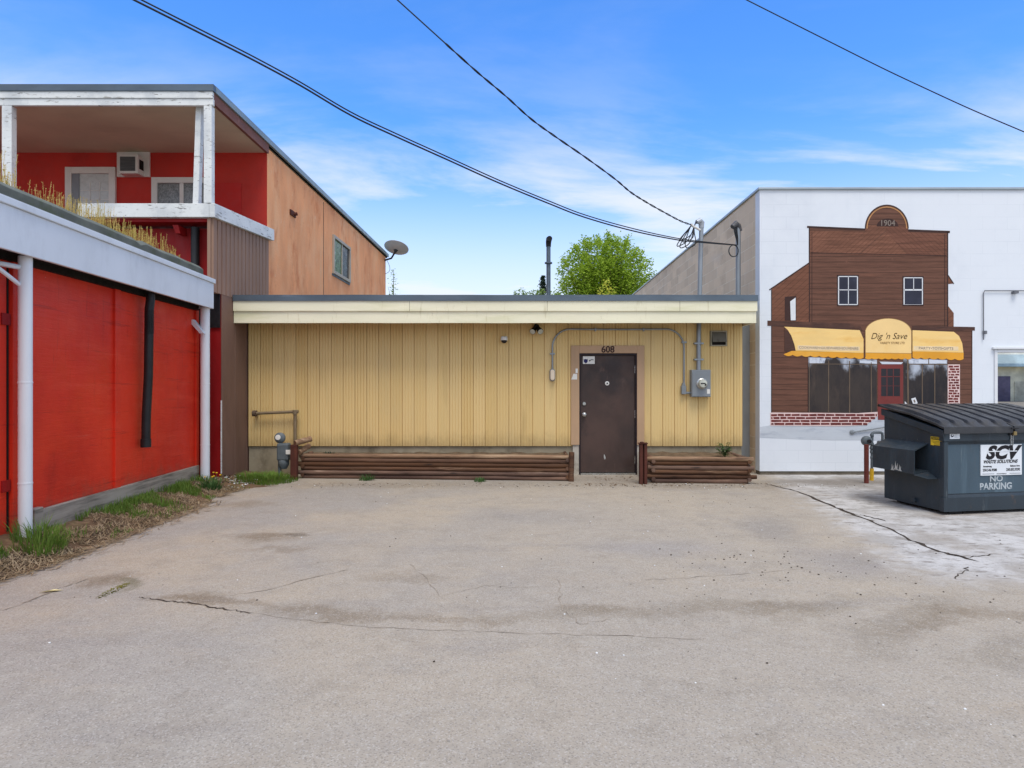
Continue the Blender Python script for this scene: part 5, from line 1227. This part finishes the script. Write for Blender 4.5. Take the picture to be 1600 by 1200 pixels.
# shopfront glass
paint("painted_shop_window", [[(1263, 558), (1370, 562), (1370, 646), (1263, 644)]], .0034, [M['m_glass']], mural)
paint("painted_shop_window", [[(1411, 560), (1480, 562), (1480, 652), (1411, 652)]], .0036, [M['m_glass']], mural)
paint("painted_reflection", [[(1265, 559), (1290, 560), (1288, 567.5), (1265, 567.5)], [(1343, 563), (1370, 565), (1370, 568.5), (1343, 567)], [(1374, 565), (1411, 566), (1408, 569), (1378, 569)],
                             [(1420, 562), (1450, 562), (1450, 568), (1420, 568)], [(1451.5, 562), (1479, 563), (1479, 568), (1451.5, 568)]], .0045, [M['m_pale']], mural)
paint("painted_mullion", [line(1294.5, 563, 1294.5, 644, 1.3), line(1327.3, 564, 1327.3, 645, 1.5), line(1361, 566, 1361.5, 645, 1.3), line(1264, 568.5, 1370, 569.5, 1.0), line(1418, 562, 1419, 660, 2.2), line(1440.8, 569, 1440.8, 660, 1.4), line(1460.3, 569, 1460.3, 660, 1.4), line(1419, 569, 1480, 569.5, 1.4), line(1450.8, 561, 1450.8, 569, 1.2), line(1264.3, 568, 1264.3, 644, 1.0)], .0056, [M['m_mull']], mural)
paint("painted_door", [rect(1371.5, 569.5, 1411, 656)], .0052, [M['m_red']], mural)
paint("painted_door_glass", [rect(1376.5, 576, 1406, 619)], .0062, [M['m_win']], mural)
paint("painted_door_bar", [line(1385.5, 576, 1385.5, 619, .9), line(1395.5, 576, 1395.5, 619, .9), line(1376.5, 588.5, 1406, 588.5, 1.0), line(1376.5, 603, 1406, 603, .5)], .007, [M['m_red']], mural)
paint("painted_notice", [[(1423.5, 623), (1430, 621), (1433.5, 630), (1427, 632.5)], [(1413.5, 627), (1417.5, 631), (1417.5, 635), (1413.5, 635)]], .0062, [M['m_white']], mural)
paint("painted_notice_mark", [[(1426.5, 625), (1429, 624.2), (1430.5, 628.5), (1428, 629.3)]], .007, [M['m_grey']], mural)
# brickwork
def bricks(poly_test, x0, y0, x1, y1, rh, bw_):
    L = []; r_ = 0; y = y0 + .8
    while y + rh <= y1 + .2:
        x = x0 - (bw_ / 2 if r_ % 2 else 0) + rnd(-1.5, 1.5)
        while x < x1:
            wd = bw_ * rnd(.75, 1.25); a, b = max(x, x0 + .5) + .0, min(x + wd, poly_test(y + rh / 2)) - .9
            if b - a > 2: L.append([(a + rnd(0, .5), y + rnd(.2, .9)), (b - rnd(0, .5), y + rnd(.2, .9)), (b + rnd(-.4, .2), y + rh - rnd(.5, 1.1)), (a + rnd(-.2, .5), y + rh - rnd(.5, 1.1))])
            x += wd
        y += rh; r_ += 1
    return L
bt = lambda y: 1371 if y < 651 else 1371 - (y - 651) * 1.35
bm_ = paint("painted_brick_base", [[(1203.5, 644.5), (1340, 645.5), (1371, 643.5), (1371, 650), (1352, 664.5), (1310, 666), (1203.5, 665)]], .0062, [M['m_mortar']], mural)
paint("painted_brick", bricks(bt, 1204, 645.5, 1371, 664.9, 4.6, 14), .0072, [M['m_brick']], mural)
paint("painted_brick_pier", [rect(1480.5, 569.5, 1499.5, 654)], .0062, [M['m_mortar']], mural)
paint("painted_brick", bricks(lambda y: 1499.5, 1481, 570, 1499.5, 653, 4.2, 7.5), .0072, [M['m_brick']], mural)
# awning and lettering
def scallop(x0, y0, x1, y1, n, d):
    L = []
    for i in range(n * 6 + 1):
        t = i / (n * 6); L.append((x0 + (x1 - x0) * t, y0 + (y1 - y0) * t + d * abs(math.sin(math.pi * n * t))))
    return L
paint("painted_awning", [[(1225, 510.5), (1343, 516), (1349, 530), (1349, 551.5), (1243, 548), (1241, 538), (1236, 524), (1230, 515)], [(1425.5, 516), (1490, 518.5), (1498, 525), (1503, 536), (1505, 551), (1425.5, 549)]], .0064, [M['m_awn']], mural)
paint("painted_awning_end", [[(1225.5, 511.5), (1231, 516), (1236.5, 526), (1241, 539), (1242.5, 548.5), (1236, 553.5), (1225.5, 548)]], .0068, [M['m_trim']], mural)
paint("painted_valance", [[(1224.5, 553.5)] + [(1237, 548.2), (1349, 551.7)] + scallop(1349, 559, 1224.5, 554, 9, 2.2), [(1425.5, 549.2), (1505.2, 551.2)] + scallop(1505, 561, 1425.5, 558.5, 6, 2.2)], .0073, [M['m_awn_low']], mural)
sg = [(1351.5, 553)] + [(1351.5, 519)] + arc(1387.5, 519, 36, 21.5, 170, 10, 18) + [(1424, 519), (1424, 553)]
paint("painted_sign", [sg], .0080, [M['m_sign']], mural)
paint("painted_sign_valance", [[(1351.5, 551.5), (1424, 552.5)] + scallop(1424, 560, 1351.5, 560, 7, 1.6)], .0084, [M['m_awn_low']], mural)
sgo = arc(1387.5, 519, 36, 21.5, 172, 8, 18)
paint("painted_sign_outline", [line(a[0], a[1], b[0], b[1], .9) for a, b in zip(sgo, sgo[1:])] + [line(1351.8, 517, 1351.8, 558, .8), line(1423.8, 517, 1423.8, 559, .9), line(1352, 551.2, 1424, 552.2, .6)], .0088, [M['m_faint']], mural)
paint("painted_strip", [[(1246, 539.5), (1343, 541.5), (1343, 548.5), (1246, 546.5)], [(1427, 540.5), (1497, 541.5), (1497, 548), (1427, 547.5)]], .0078, [M['m_strip']], mural)
text("painted_lettering", "Dig 'n Save", .145, (X(1388, WF), WF - .0102, Z(525.5, WF)), mural, M['m_script'], shear=.35, depth=.0012, bold=-.001, sx=.93)
text("painted_lettering", "VARIETY STORE LTD", .052, (X(1394, WF), WF - .0102, Z(536, WF)), mural, M['m_faint'], depth=.001, sx=.85)
text("painted_lettering", "COOKWARE•HOUSEWARES•SOUVENIRS", .058, (X(1294.5, WF), WF - .0085, Z(544, WF)), mural, M['m_grey'], rot=(math.pi / 2, R(1.2), 0), depth=.001, sx=.93)
text("painted_lettering", "PARTY•TOYS•GIFTS", .060, (X(1462, WF), WF - .0085, Z(544.5, WF)), mural, M['m_grey'], rot=(math.pi / 2, R(.6), 0), depth=.001, sx=1.1)
paint("painted_pavement", [[(1187.6, 667), (1204, 664.5), (1310, 665.5), (1352, 664), (1371, 650), (1560, 650), (1560, 689), (1400, 688.5), (1300, 688), (1260, 687), (1187.6, 684)]], .0015, [M['m_pave']], mural)

# ------------------------------------------------------------------ gas service with bollard by the white wall
gs = thing("gas_regulator", (X(1362, 9.95), 9.95, 0), "blue-grey gas regulator and pipes with a yellow sleeve beside the bin", "gas meter")
Yg = 9.95
def gp(a, b, Y=Yg): return (X(a, Y), Y, Z(b, Y))
mb = MB(); mb.tube([gp(1362.3, 735), gp(1362.3, 693), gp(1362.8, 680), gp(1363.5, 677), gp(1366, 675.8), gp(1376, 675.8), gp(1378.5, 677), gp(1379, 681), gp(1379, 692)], .021, 10)
for py_, r_ in ((680, .028), (700, .034), (706, .03), (715, .026), (694, .03)): mb.lathe([(r_ * .8, -.025), (r_, -.015), (r_, .015), (r_ * .8, .025)], gp(1362.4, py_), 'z', 10)
mb.build("pipe", M['gasgrey'], gs, smooth=True)
mb = MB(); c_ = gp(1354, 689, Yg - .04); mb.lathe([(.055, .05), (.075, .03), (.08, 0), (.075, -.03), (.05, -.05)], c_, 'y', 20); mb.tube([c_, gp(1362.3, 690)], .028, 10); mb.build("regulator", M['gasgrey'], gs, smooth=True)
mb = MB(); mb.lathe([(.03, -.052), (.03, -.075), (.024, -.076)], gp(1355, 689, Yg - .04), 'y', 14); mb.build("vent_cap", M['ink'], gs, smooth=True)
mb = MB(); a_ = gp(1372.5, 702); mb.box(a_[0], a_[0] + .12, Yg - .07, Yg + .07, a_[2], a_[2] + .13); mb.build("meter", M['gasgrey'], gs, bevel=.025)
mb = MB(); mb.tube([gp(1361.8, 752), gp(1362.2, 732)], .03, 12); mb.tube([(X(1361.8, Yg), Yg, 0), gp(1361.8, 752)], .024, 10); mb.build("sleeve", M['pipe_yellow'], gs, smooth=True)
bxp = X(1353.8, 9.68)
mb = MB(); mb.tube([(bxp, 9.68, 0), (bxp, 9.68, .57)], .034, 16); mb.lathe([(.036, .0), (.036, .012), (.01, .016)], (bxp, 9.68, .57), 'z', 16)
tag(mb.build("bollard", mat("red_brown_pipe", lin(108, 52, 44), .55, .15, 5, (1, 1, .4), [(lin(64, 36, 34), 7, .55, .75, .6, None)], .15), loc=(bxp, 9.68, 0), smooth=True), "slim red-brown pipe bollard guarding the gas regulator", "bollard")

# ------------------------------------------------------------------ dumpster (local frame: x along the front, y to the back)
D = thing("dumpster", (X(1475, 7.28), 7.28, 0), "dark teal-grey steel waste bin with two black lids parked at the right", "dumpster", rz=R(10.3))
W_, Dp = 1.76, .93; zf0, zb0 = .985, 1.20
def DB(mb, name, m, parent=D, **k): return mb.build(name, m, parent, local=True, **k)
mb = MB()
mb.prism([(.02, .04), (Dp, .04), (Dp, zb0 - .03), (.02, zf0 - .03)], 0, W_, 'yz')                       # tub
mb.box(-.012, W_ + .012, -.012, .05, .035, .20); mb.box(-.02, W_ + .02, -.02, .05, .84, zf0 - .02)        # lower and upper bands
for x in (-.004, W_ - .05): mb.box(x, x + .054, -.006, .06, .20, .84)
mb.prism([(-.008, .195), (.03, .235), (.03, .195)], 0, W_, 'yz'); mb.prism([(-.012, .842), (.03, .80), (.03, .842)], .0, W_, 'yz')
mb.hexa([(-.03, -.02, zf0 - .10), (0.001, -.02, zf0 - .10), (.001, Dp + .02, zb0 - .10), (-.03, Dp + .02, zb0 - .10), (-.03, -.02, zf0 - .02), (.001, -.02, zf0 - .02), (.001, Dp + .02, zb0 - .02), (-.03, Dp + .02, zb0 - .02)])
mb.hexa([(W_ - .001, -.02, zf0 - .10), (W_ + .03, -.02, zf0 - .10), (W_ + .03, Dp + .02, zb0 - .10), (W_ - .001, Dp + .02, zb0 - .10), (W_ - .001, -.02, zf0 - .02), (W_ + .03, -.02, zf0 - .02), (W_ + .03, Dp + .02, zb0 - .02), (W_ - .001, Dp + .02, zb0 - .02)])
bd = DB(mb, "body", M['bin'], bevel=.006)
mb = MB(); mb.box(.052, W_ - .052, .0165, .0195, .237, .798); DB(mb, "front_panel", M['bin_panel'], label="faded teal front panel of the bin")
mb = MB(); mb.box(.12, .28, .05, .85, 0, .039); mb.box(W_ - .28, W_ - .12, .05, .85, 0, .039); DB(mb, "skid", M['black'])
mb = MB(); mb.lathe([(.028, .001), (.032, -.03), (.018, -.034)], (0, .42, .10), 'x', 12); DB(mb, "drain_plug", M['bin'], smooth=True)
def pocket(s_):
    x0 = 0 if s_ < 0 else W_
    def px_(o): return x0 + s_ * o
    t_ = .012; mb = MB()
    def plate(a, b, y0, y1):       # a, b: (offset, z) ends of a bent plate strip
        d = Vector((b[0] - a[0], b[1] - a[1])).normalized(); n_ = Vector((-d.y, d.x)) * t_
        pts = [a, b, (b[0] - n_.x, b[1] - n_.y), (a[0] - n_.x, a[1] - n_.y)]
        mb.prism([(px_(p[0]), p[1]) for p in pts], y0, y1, 'xz')
    plate((0.001, .80), (.19, .715), .225, .90); plate((.19, .715), (.19, .44), .225, .90); plate((.19, .44), (.001, .47), .225, .90)
    mb.hexa([(px_(.005), .225, .46), (px_(.19), .225, .43), (px_(.19), .23, .435), (px_(.005), .23, .465), (px_(.0), .08, .40), (px_(.12), .10, .40), (px_(.12), .11, .405), (px_(0), .09, .405)])
    return DB(mb, "fork_pocket", M['bin'], bevel=.003)
pk = pocket(-1); pocket(1)
mb = MB()
for (y, z, r_) in ((.50, .475, .045), (.44, .47, .03), (.56, .465, .03)):
    mb.prism([(y - r_, z - .02), (y - r_ * .4, z - .005), (y - r_ * .5, z + r_ * 1.4), (y, z + .01), (y + r_ * .3, z + r_ * 1.9), (y + r_ * .5, z), (y + r_, z - .018)], -.1925, -.1905, 'yz')
DB(mb, "scrape", M['scrape'], pk)
# lids
def lid(x0, x1, n):
    mb = MB(); cols = []; wd = (x1 - x0) / n
    for k in range(n):
        a = x0 + wd * k
        cols += [(a + .001, 0), (a + wd * .20, 0), (a + wd * .25, .034), (a + wd * .88, .034), (a + wd * .93, 0)]
    cols.append((x1, 0)); ys = [(-.055, -.055, 0), (-.05, 0, 0), (.0, .012, .4), (.06, .02, 1), (.45, .02, 1), (Dp - .06, .0, 1), (Dp + .02, .0, .2)]
    zl = lambda y: zf0 + .02 + (zb0 - zf0 + .0) * max(0, y) / Dp + .012 * math.sin(math.pi * max(0, min(1, y / Dp)))
    o = len(mb.v)
    for x, h in cols:
        for y, dz, r_ in ys: mb.v.append((x, y, zl(y) + dz + h * r_))
    m = len(ys)
    for i in range(len(cols) - 1):
        for k in range(m - 1): a = i * m + k; mb.f.append((a, a + m, a + m + 1, a + 1)); mb.mi.append(0)
    o2 = len(mb.v); mb.v += [(x, y, z - .022) for x, y, z in mb.v]
    nb_ = len(mb.f)
    mb.f += [tuple(q + o2 for q in reversed(f)) for f in mb.f]; mb.mi += [0] * nb_
    for k in range(m - 1):
        for c in (0, len(cols) - 1): a = c * m + k; mb.f.append((a, a + 1, a + 1 + o2, a + o2)); mb.mi.append(0)
    for i in range(len(cols) - 1):
        for k in (0, m - 1): a = i * m + k; mb.f.append((a, a + m, a + m + o2, a + o2)); mb.mi.append(0)
    return DB(mb, "lid", M['lid'], smooth=True)
lid(-.05, W_ / 2 - .012, 5); lid(W_ / 2 + .012, W_ + .05, 5)
mb = MB(); mb.tube([(-.05, Dp + .035, zb0 + .02), (W_ + .05, Dp + .035, zb0 + .02)], .018, 10); DB(mb, "hinge_rod", M['black'], smooth=True)
# latch and chain
mb = MB(); xl2 = W_ / 2; mb.box(xl2 - .05, xl2 + .05, -.075, -.06, .975, .99); mb.box(xl2 - .04, xl2 + .03, -.04, -.021, .9, .985); DB(mb, "latch", M['black'], bevel=.003)
mb = MB(); mb.box(xl2 - .012, xl2 + .028, -.07, -.045, .90, .945); DB(mb, "padlock", M['brass'], bevel=.006)
mb = MB()
for k in range(7):
    z = .895 - k * .017
    for s_ in (-.015, .012): mb.lathe([(.005, -.008), (.007, 0), (.005, .008)], (xl2 + s_ + rnd(-.002, .002), -.03, z), 'z', 8)
DB(mb, "chain", M['steel'])
# decals, company plate, stencil
mb = MB(); mb.box(-.003, 0, .03, .185, .782, .882); yd_ = DB(mb, "caution_decal", M['yellow_decal'])
mb = MB(); mb.box(-.0045, -.0031, .04, .176, .848, .877); DB(mb, "decal_band", M['ink'], yd_)
text("decal_lettering", "CAUTION", .026, (-.0055, .108, .8625), yd_, M['yellow_decal'], rot=(math.pi / 2, 0, -math.pi / 2), depth=.0008, local=True)
mb = MB()
for k in range(4): mb.box(-.0042, -.0031, .06, .06 + rnd(.07, .115), .828 - k * .015, .832 - k * .015)
DB(mb, "decal_text_line", M['ink'], yd_)
mb = MB(); mb.box(.055, .185, -.0235, -.0205, .868, .945); wd_ = DB(mb, "white_decal", M['plate'])
mb = MB(); mb.lathe([(.018, -.0245), (.018, -.0236)], (.085, 0, .905), 'y', 14); DB(mb, "decal_emblem", M['ink'], wd_)
mb = MB(); mb.lathe([(.01, -.0252), (.01, -.0246)], (.085, 0, .911), 'y', 12); DB(mb, "decal_emblem", M['plate'], wd_)
mb = MB()
for k in range(4): mb.box(.113, .113 + rnd(.03, .058), -.0245, -.0236, .922 - k * .013, .925 - k * .013)
DB(mb, "decal_text_line", M['boxgrey'], wd_)
s0, s1, q0, q1 = .495, 1.055, .435, .79
mb = MB(); mb.box(s0, s1, .006, .0160, q0, q1); sg_ = DB(mb, "company_plate", M['plate'])
yt = .0048
text("plate_lettering", "SCV", .205, (s0 + .275, yt, q1 - .098), sg_, M['ink'], shear=.35, bold=.011, sx=1.12, depth=.001, local=True, space=1.05)
mb = MB(); mb.prism([(s0 + .09, q1 - .083), (s0 + .49, q1 - .083), (s0 + .494, q1 - .073), (s0 + .094, q1 - .073)], yt - .0022, yt - .0005, 'xz'); DB(mb, "plate_stripe", M['plate'], sg_)
text("plate_lettering", "WASTE SOLUTIONS", .052, (s0 + .262, yt, q1 - .198), sg_, M['ink'], shear=.35, bold=.0016, sx=1.0, depth=.001, local=True)
text("plate_lettering", "Armstrong", .026, (s0 + .03, yt, q0 + .105), sg_, M['ink'], bold=.0008, depth=.001, local=True, align='LEFT')
text("plate_lettering", "Salmon Arm", .026, (s1 - .03, yt, q0 + .105), sg_, M['ink'], bold=.0008, depth=.001, local=True, align='RIGHT')
text("plate_lettering", "250.546.9588", .041, (s0 + .025, yt, q0 + .062), sg_, M['ink'], bold=.0008, sx=.86, depth=.001, local=True, align='LEFT')
text("plate_lettering", "250.832.9292", .041, (s1 - .025, yt, q0 + .062), sg_, M['ink'], bold=.0008, sx=.86, depth=.001, local=True, align='RIGHT')
text("plate_lettering", "www.scvwaste.ca", .019, ((s0 + s1) / 2, yt, q0 + .018), sg_, M['ink'], depth=.001, local=True)
mb = MB(); mb.box(s0 + .02, s0 + .18, yt - .001, .0058, q0 + .017, q0 + .02); mb.box(s1 - .17, s1 - .02, yt - .001, .0058, q0 + .017, q0 + .02); DB(mb, "plate_rule", M['ink'], sg_)
text("stencil_lettering", "NO", .092, (.715, .0160, .392), bd, M['stencil'], bold=.002, depth=.0015, local=True, sx=1.25)
text("stencil_lettering", "PARKING", .105, (.71, .0160, .305), bd, M['stencil'], bold=.003, depth=.0015, local=True, sx=1.0)

# ------------------------------------------------------------------ overhead wires
def wire_pts(px_pts, A, B, ext=14, smooth=6):
    """photo points along a cable that hangs in the vertical plane through plan points A and B"""
    (ax, ay), (bx, by) = A, B; k = (by - ay) / (bx - ax); P = []
    for a, b in px_pts:
        s_ = (a - PX) / F; y = (ay - k * ax) / (1 - k * s_); P.append(Vector((s_ * y, y, Z(b, y))))
    Q = []
    for i in range(len(P) - 1):
        p0, p1, p2, p3 = P[max(i - 1, 0)], P[i], P[i + 1], P[min(i + 2, len(P) - 1)]
        for j in range(smooth):
            t = j / smooth
            Q.append(.5 * ((2 * p1) + (p2 - p0) * t + (2 * p0 - 5 * p1 + 4 * p2 - p3) * t * t + (3 * p1 - p0 - 3 * p2 + p3) * t ** 3))
    Q.append(P[-1])
    d = (Q[0] - Q[3]).normalized()
    return [Q[0] + d * ext] + Q
c1 = [(343, 67), (400, 96), (470, 134), (548, 180), (620, 214), (700, 250), (780, 286), (860, 319), (915, 340), (990, 361), (1060, 375), (1110, 380), (1151, 383)]
A1, B1 = (m2x - .03, Y2 - .06), (-9, 2)
mb = MB(); mb.tube(wire_pts(c1, A1, B1), .0095, 6)
mb.tube([p + Vector((0, 0, .035 * (1 - min(1, max(0, (i - 55) / 20))))) for i, p in enumerate(wire_pts(c1, A1, B1))], .0075, 6)
tag(mb.build("power_cable", M['wire'], loc=tuple(Vector((A1[0], A1[1], Z(383, Y2)))), smooth=True), "long double cable sweeping down to the shorter hooded mast", "cable")
c2 = [(695, 67), (745, 112), (790, 150), (830, 186), (870, 215), (915, 246), (960, 279), (985, 300), (1010, 316), (1040, 333), (1065, 346), (1083, 352)]
A2 = (X(1083, YW - .1), YW - .1)
base = wire_pts(c2, A2, B1, smooth=14)
mb = MB()
for ph in (0, math.pi):
    mb.tube([p + Vector((.0, .008 * math.cos(i * .55 + ph), .009 * math.sin(i * .55 + ph))) for i, p in enumerate(base)], .0068, 6)
tag(mb.build("power_cable", M['wire'], loc=(A2[0], A2[1], Z(352, YW - .1)), smooth=True), "twisted cable running steeply down to the tall service mast", "cable")
c3 = [(1300, 67), (1380, 107), (1450, 140), (1520, 172), (1600, 206)]
b3 = wire_pts(c3, (7.0, 9.0), (4.0, 9.2)); b3.append(b3[-1] + (b3[-1] - b3[-4]).normalized() * 10)
mb = MB(); mb.tube(b3, .0075, 6)
tag(mb.build("power_cable", M['wire'], loc=tuple(b3[10]), smooth=True), "single thin wire crossing the sky above the white block building", "cable")

# ------------------------------------------------------------------ trees behind the roof
def crown_leaves(mb, c, rad, n, ls, inner=.55, up=.0, seed=0, clump=None):
    c = Vector(c)
    for _ in range(n):
        d = Vector((random.gauss(0, 1), random.gauss(0, 1), random.gauss(0, 1))).normalized()
        r_ = inner + (1 - inner) * rnd(0, 1) ** .6
        nz_ = mnoise.noise(Vector((d.x * 2.2 + seed, d.y * 2.2, d.z * 2.2)))
        r_ *= 1 + .14 * nz_
        p = c + Vector((d.x * rad[0], d.y * rad[1], d.z * rad[2])) * r_
        if mnoise.noise(Vector((p.x * .9, p.y * .9, p.z * .7 + seed))) < -.22: continue
        yield p, d
def leaf(mb, p, L, m=0, upb=.3):
    a = rnd(0, 6.28); d = Vector((math.cos(a), math.sin(a), rnd(-.6, .9))).normalized(); s_ = d.cross(Vector((rnd(-1, 1), rnd(-1, 1), 1))).normalized() * L * .38
    mb.add([p, p + d * L * .5 + s_, p + d * L, p + d * L * .5 - s_], [(0, 1, 2, 3)], m)
Yt = 40.0
tcx, tcz = X(944, Yt), Z(442, Yt)
tr = thing("leafy_tree", (tcx, Yt, 0), "round bright green leafy tree showing above the flat roof", "tree")
mb = MB(); mb.tube([(tcx, Yt, 0), (tcx + .05, Yt, 2.5), (tcx, Yt, 5.0)], [.3, .24, .2], 12)
tips = []
for k in range(84):
    a = k * 2.39996 + rnd(-.2, .2); q = math.sqrt((k + .5) / 56) if k < 56 else 1
    tip = Vector((tcx + 2.9 * q * math.cos(a), Yt + 2.8 * q * math.sin(a), tcz - .1 + 2.9 * math.sqrt(max(.03, 1 - q * q)) * rnd(.82, 1.04)))
    if k > 55: tip = Vector((tcx + 2.95 * math.cos(a) * rnd(.85, 1), Yt + 2.7 * math.sin(a) * rnd(.85, 1), tcz + rnd(-2.2, .8)))
    b = Vector((tcx + rnd(-.2, .2), Yt + rnd(-.2, .2), rnd(3.8, 6))); mid = b.lerp(tip, .5) + Vector((math.cos(a), math.sin(a), 0)) * .35
    br = bez(b, b.lerp(mid, .5) + Vector((math.cos(a) * .2, math.sin(a) * .2, .1)), mid, tip, 8); tips.append(br)
    mb.tube(br, [.09, .075, .06, .05, .04, .03, .022, .015, .008], 6)
mb.build("trunk", M['bark'], tr, smooth=True)
mb = MB()
for br in tips:
    for i in range(3, 9):
        p = br[i]; nn_ = 110 if i < 7 else 92
        for _ in range(nn_):
            s_ = .27 if i < 8 else .17
            leaf(mb, p + Vector((random.gauss(0, s_), random.gauss(0, s_), random.gauss(0, s_ * 1.1))), rnd(.11, .19))
    d = (br[8] - br[6]).normalized()
    for j in range(16): leaf(mb, br[8] + d * rnd(0, .45) + Vector((rnd(-.06, .06), rnd(-.06, .06), 0)), rnd(.1, .17))
mb.build("crown", M['leaf'], tr, fix=False)
def shrub(name, px_, Y, w_, top, label, n, m, ls=.16):
    cx = X(px_, Y); zt_ = Z(top, Y); rz_ = 2.3; zc = zt_ - rz_
    r = thing(name, (cx, Y, 0), label, "tree")
    mb = MB(); mb.tube([(cx, Y, 0), (cx, Y, zc + rz_ * .6)], [.14, .03], 8)
    for k in range(7): a = k * .9; mb.tube([(cx, Y, zc - .6), (cx + w_ * .6 * math.cos(a), Y + w_ * .6 * math.sin(a), zc + .4)], [.05, .015], 6)
    mb.build("trunk", M['bark'], r, smooth=True)
    mb = MB()
    for p, d in crown_leaves(mb, (cx, Y, zc), (w_ * 1.6, w_ * 1.6, rz_), n * 5, ls, .3, seed=px_): leaf(mb, p, rnd(.7, 1.2) * ls)
    mb.build("crown", M[m], r, fix=False)
shrub("small_tree", 815, 44, .62, 447, "small pale tree top at the far left of the rooftop greenery", 700, 'leaf2')
shrub("small_tree", 841, 43, .75, 449, "low green tree top just left of the vent pipe", 900, 'leaf2')
shrub("small_tree", 874, 42, .85, 450, "low yellowish green tree top between vent pipe and round tree", 1100, 'leaf')
shrub("small_tree", 947, 33, .42, 438, "yellow-green bush top in front of the round tree", 520, 'leaf3', .13)
# conifer
cyt = 52; ccx = X(848, cyt); ctop = Z(430, cyt)
cf_ = thing("conifer", (ccx, cyt, 0), "small dark conifer tip behind the vent pipe", "tree")
mb = MB(); mb.tube([(ccx, cyt, 0), (ccx, cyt, ctop)], [.2, .02], 8); mb.build("trunk", M['bark'], cf_, smooth=True)
mb = MB()
for k in range(46):
    t = k / 46; z = ctop - .1 - t * 4.6; L = .15 + .75 * t * rnd(.7, 1.25)
    for j in range(7):
        a = rnd(0, 6.28); e_ = Vector((math.cos(a) * L, math.sin(a) * L, -.1 + .12 * L)); b = Vector((ccx, cyt, z))
        for q in range(9): leaf(mb, b + e_ * rnd(.1, 1) + Vector((rnd(-.05, .05), rnd(-.05, .05), rnd(-.08, .05))), rnd(.1, .2))
mb.build("crown", M['needle'], cf_, fix=False)
# thin sapling past the orange wall
sy = 26; sx0 = X(614, sy); st = Z(421, sy)
sp_ = thing("sapling", (sx0, sy, 0), "thin sparse sapling rising behind the roof by the satellite dish", "tree")
mb = MB(); mb.tube([(sx0, sy, 0), (sx0 + .03, sy, st - 2), (sx0 + .02, sy, st)], [.05, .025, .006], 6); mb.tube([(sx0 + .03, sy, st - 1.6), (sx0 - .2, sy, st - .7)], [.015, .005], 5); mb.build("trunk", M['bark'], sp_, smooth=True)
mb = MB()
for _ in range(260):
    t = rnd(0, 1) ** .8; z = st - t * 2.2; leaf(mb, Vector((sx0 + .02 + random.gauss(0, .05 + .09 * t), sy + random.gauss(0, .12), z)), rnd(.05, .1))
mb.build("crown", M['leaf2'], sp_, fix=False)

# ------------------------------------------------------------------ cream building across the lane, seen only in the shop window's reflection
cbd = thing("cream_building", (49, -40, 0), "cream building with grey doors across the lane, mirrored in the shop window", "building")
mb = MB(); mb.box(36, 64, -48, -40, 0, 3.3); mb.build("wall", M['cream_wall'], cbd)
mb = MB(); mb.hexa([(35.5, -48.5, 3.302), (64.5, -48.5, 3.302), (64.5, -39.3, 3.302), (35.5, -39.3, 3.302), (35.5, -48.5, 4.9), (64.5, -48.5, 4.9), (64.5, -39.5, 3.6), (35.5, -39.5, 3.6)]); mb.build("roof", mat("teal_grey_roof", lin(176, 196, 196), .6), cbd)
mb = MB(); mb.box(44.6, 46.5, -39.998, -39.94, 0, 2.4); mb.build("door", mat("mauve_grey_door", lin(108, 98, 116), .6), cbd)
mb = MB(); mb.box(46.9, 51, -39.998, -39.94, 0, 1.9); mb.build("garage_door", mat("pale_cream_door", lin(206, 198, 172), .6), cbd)
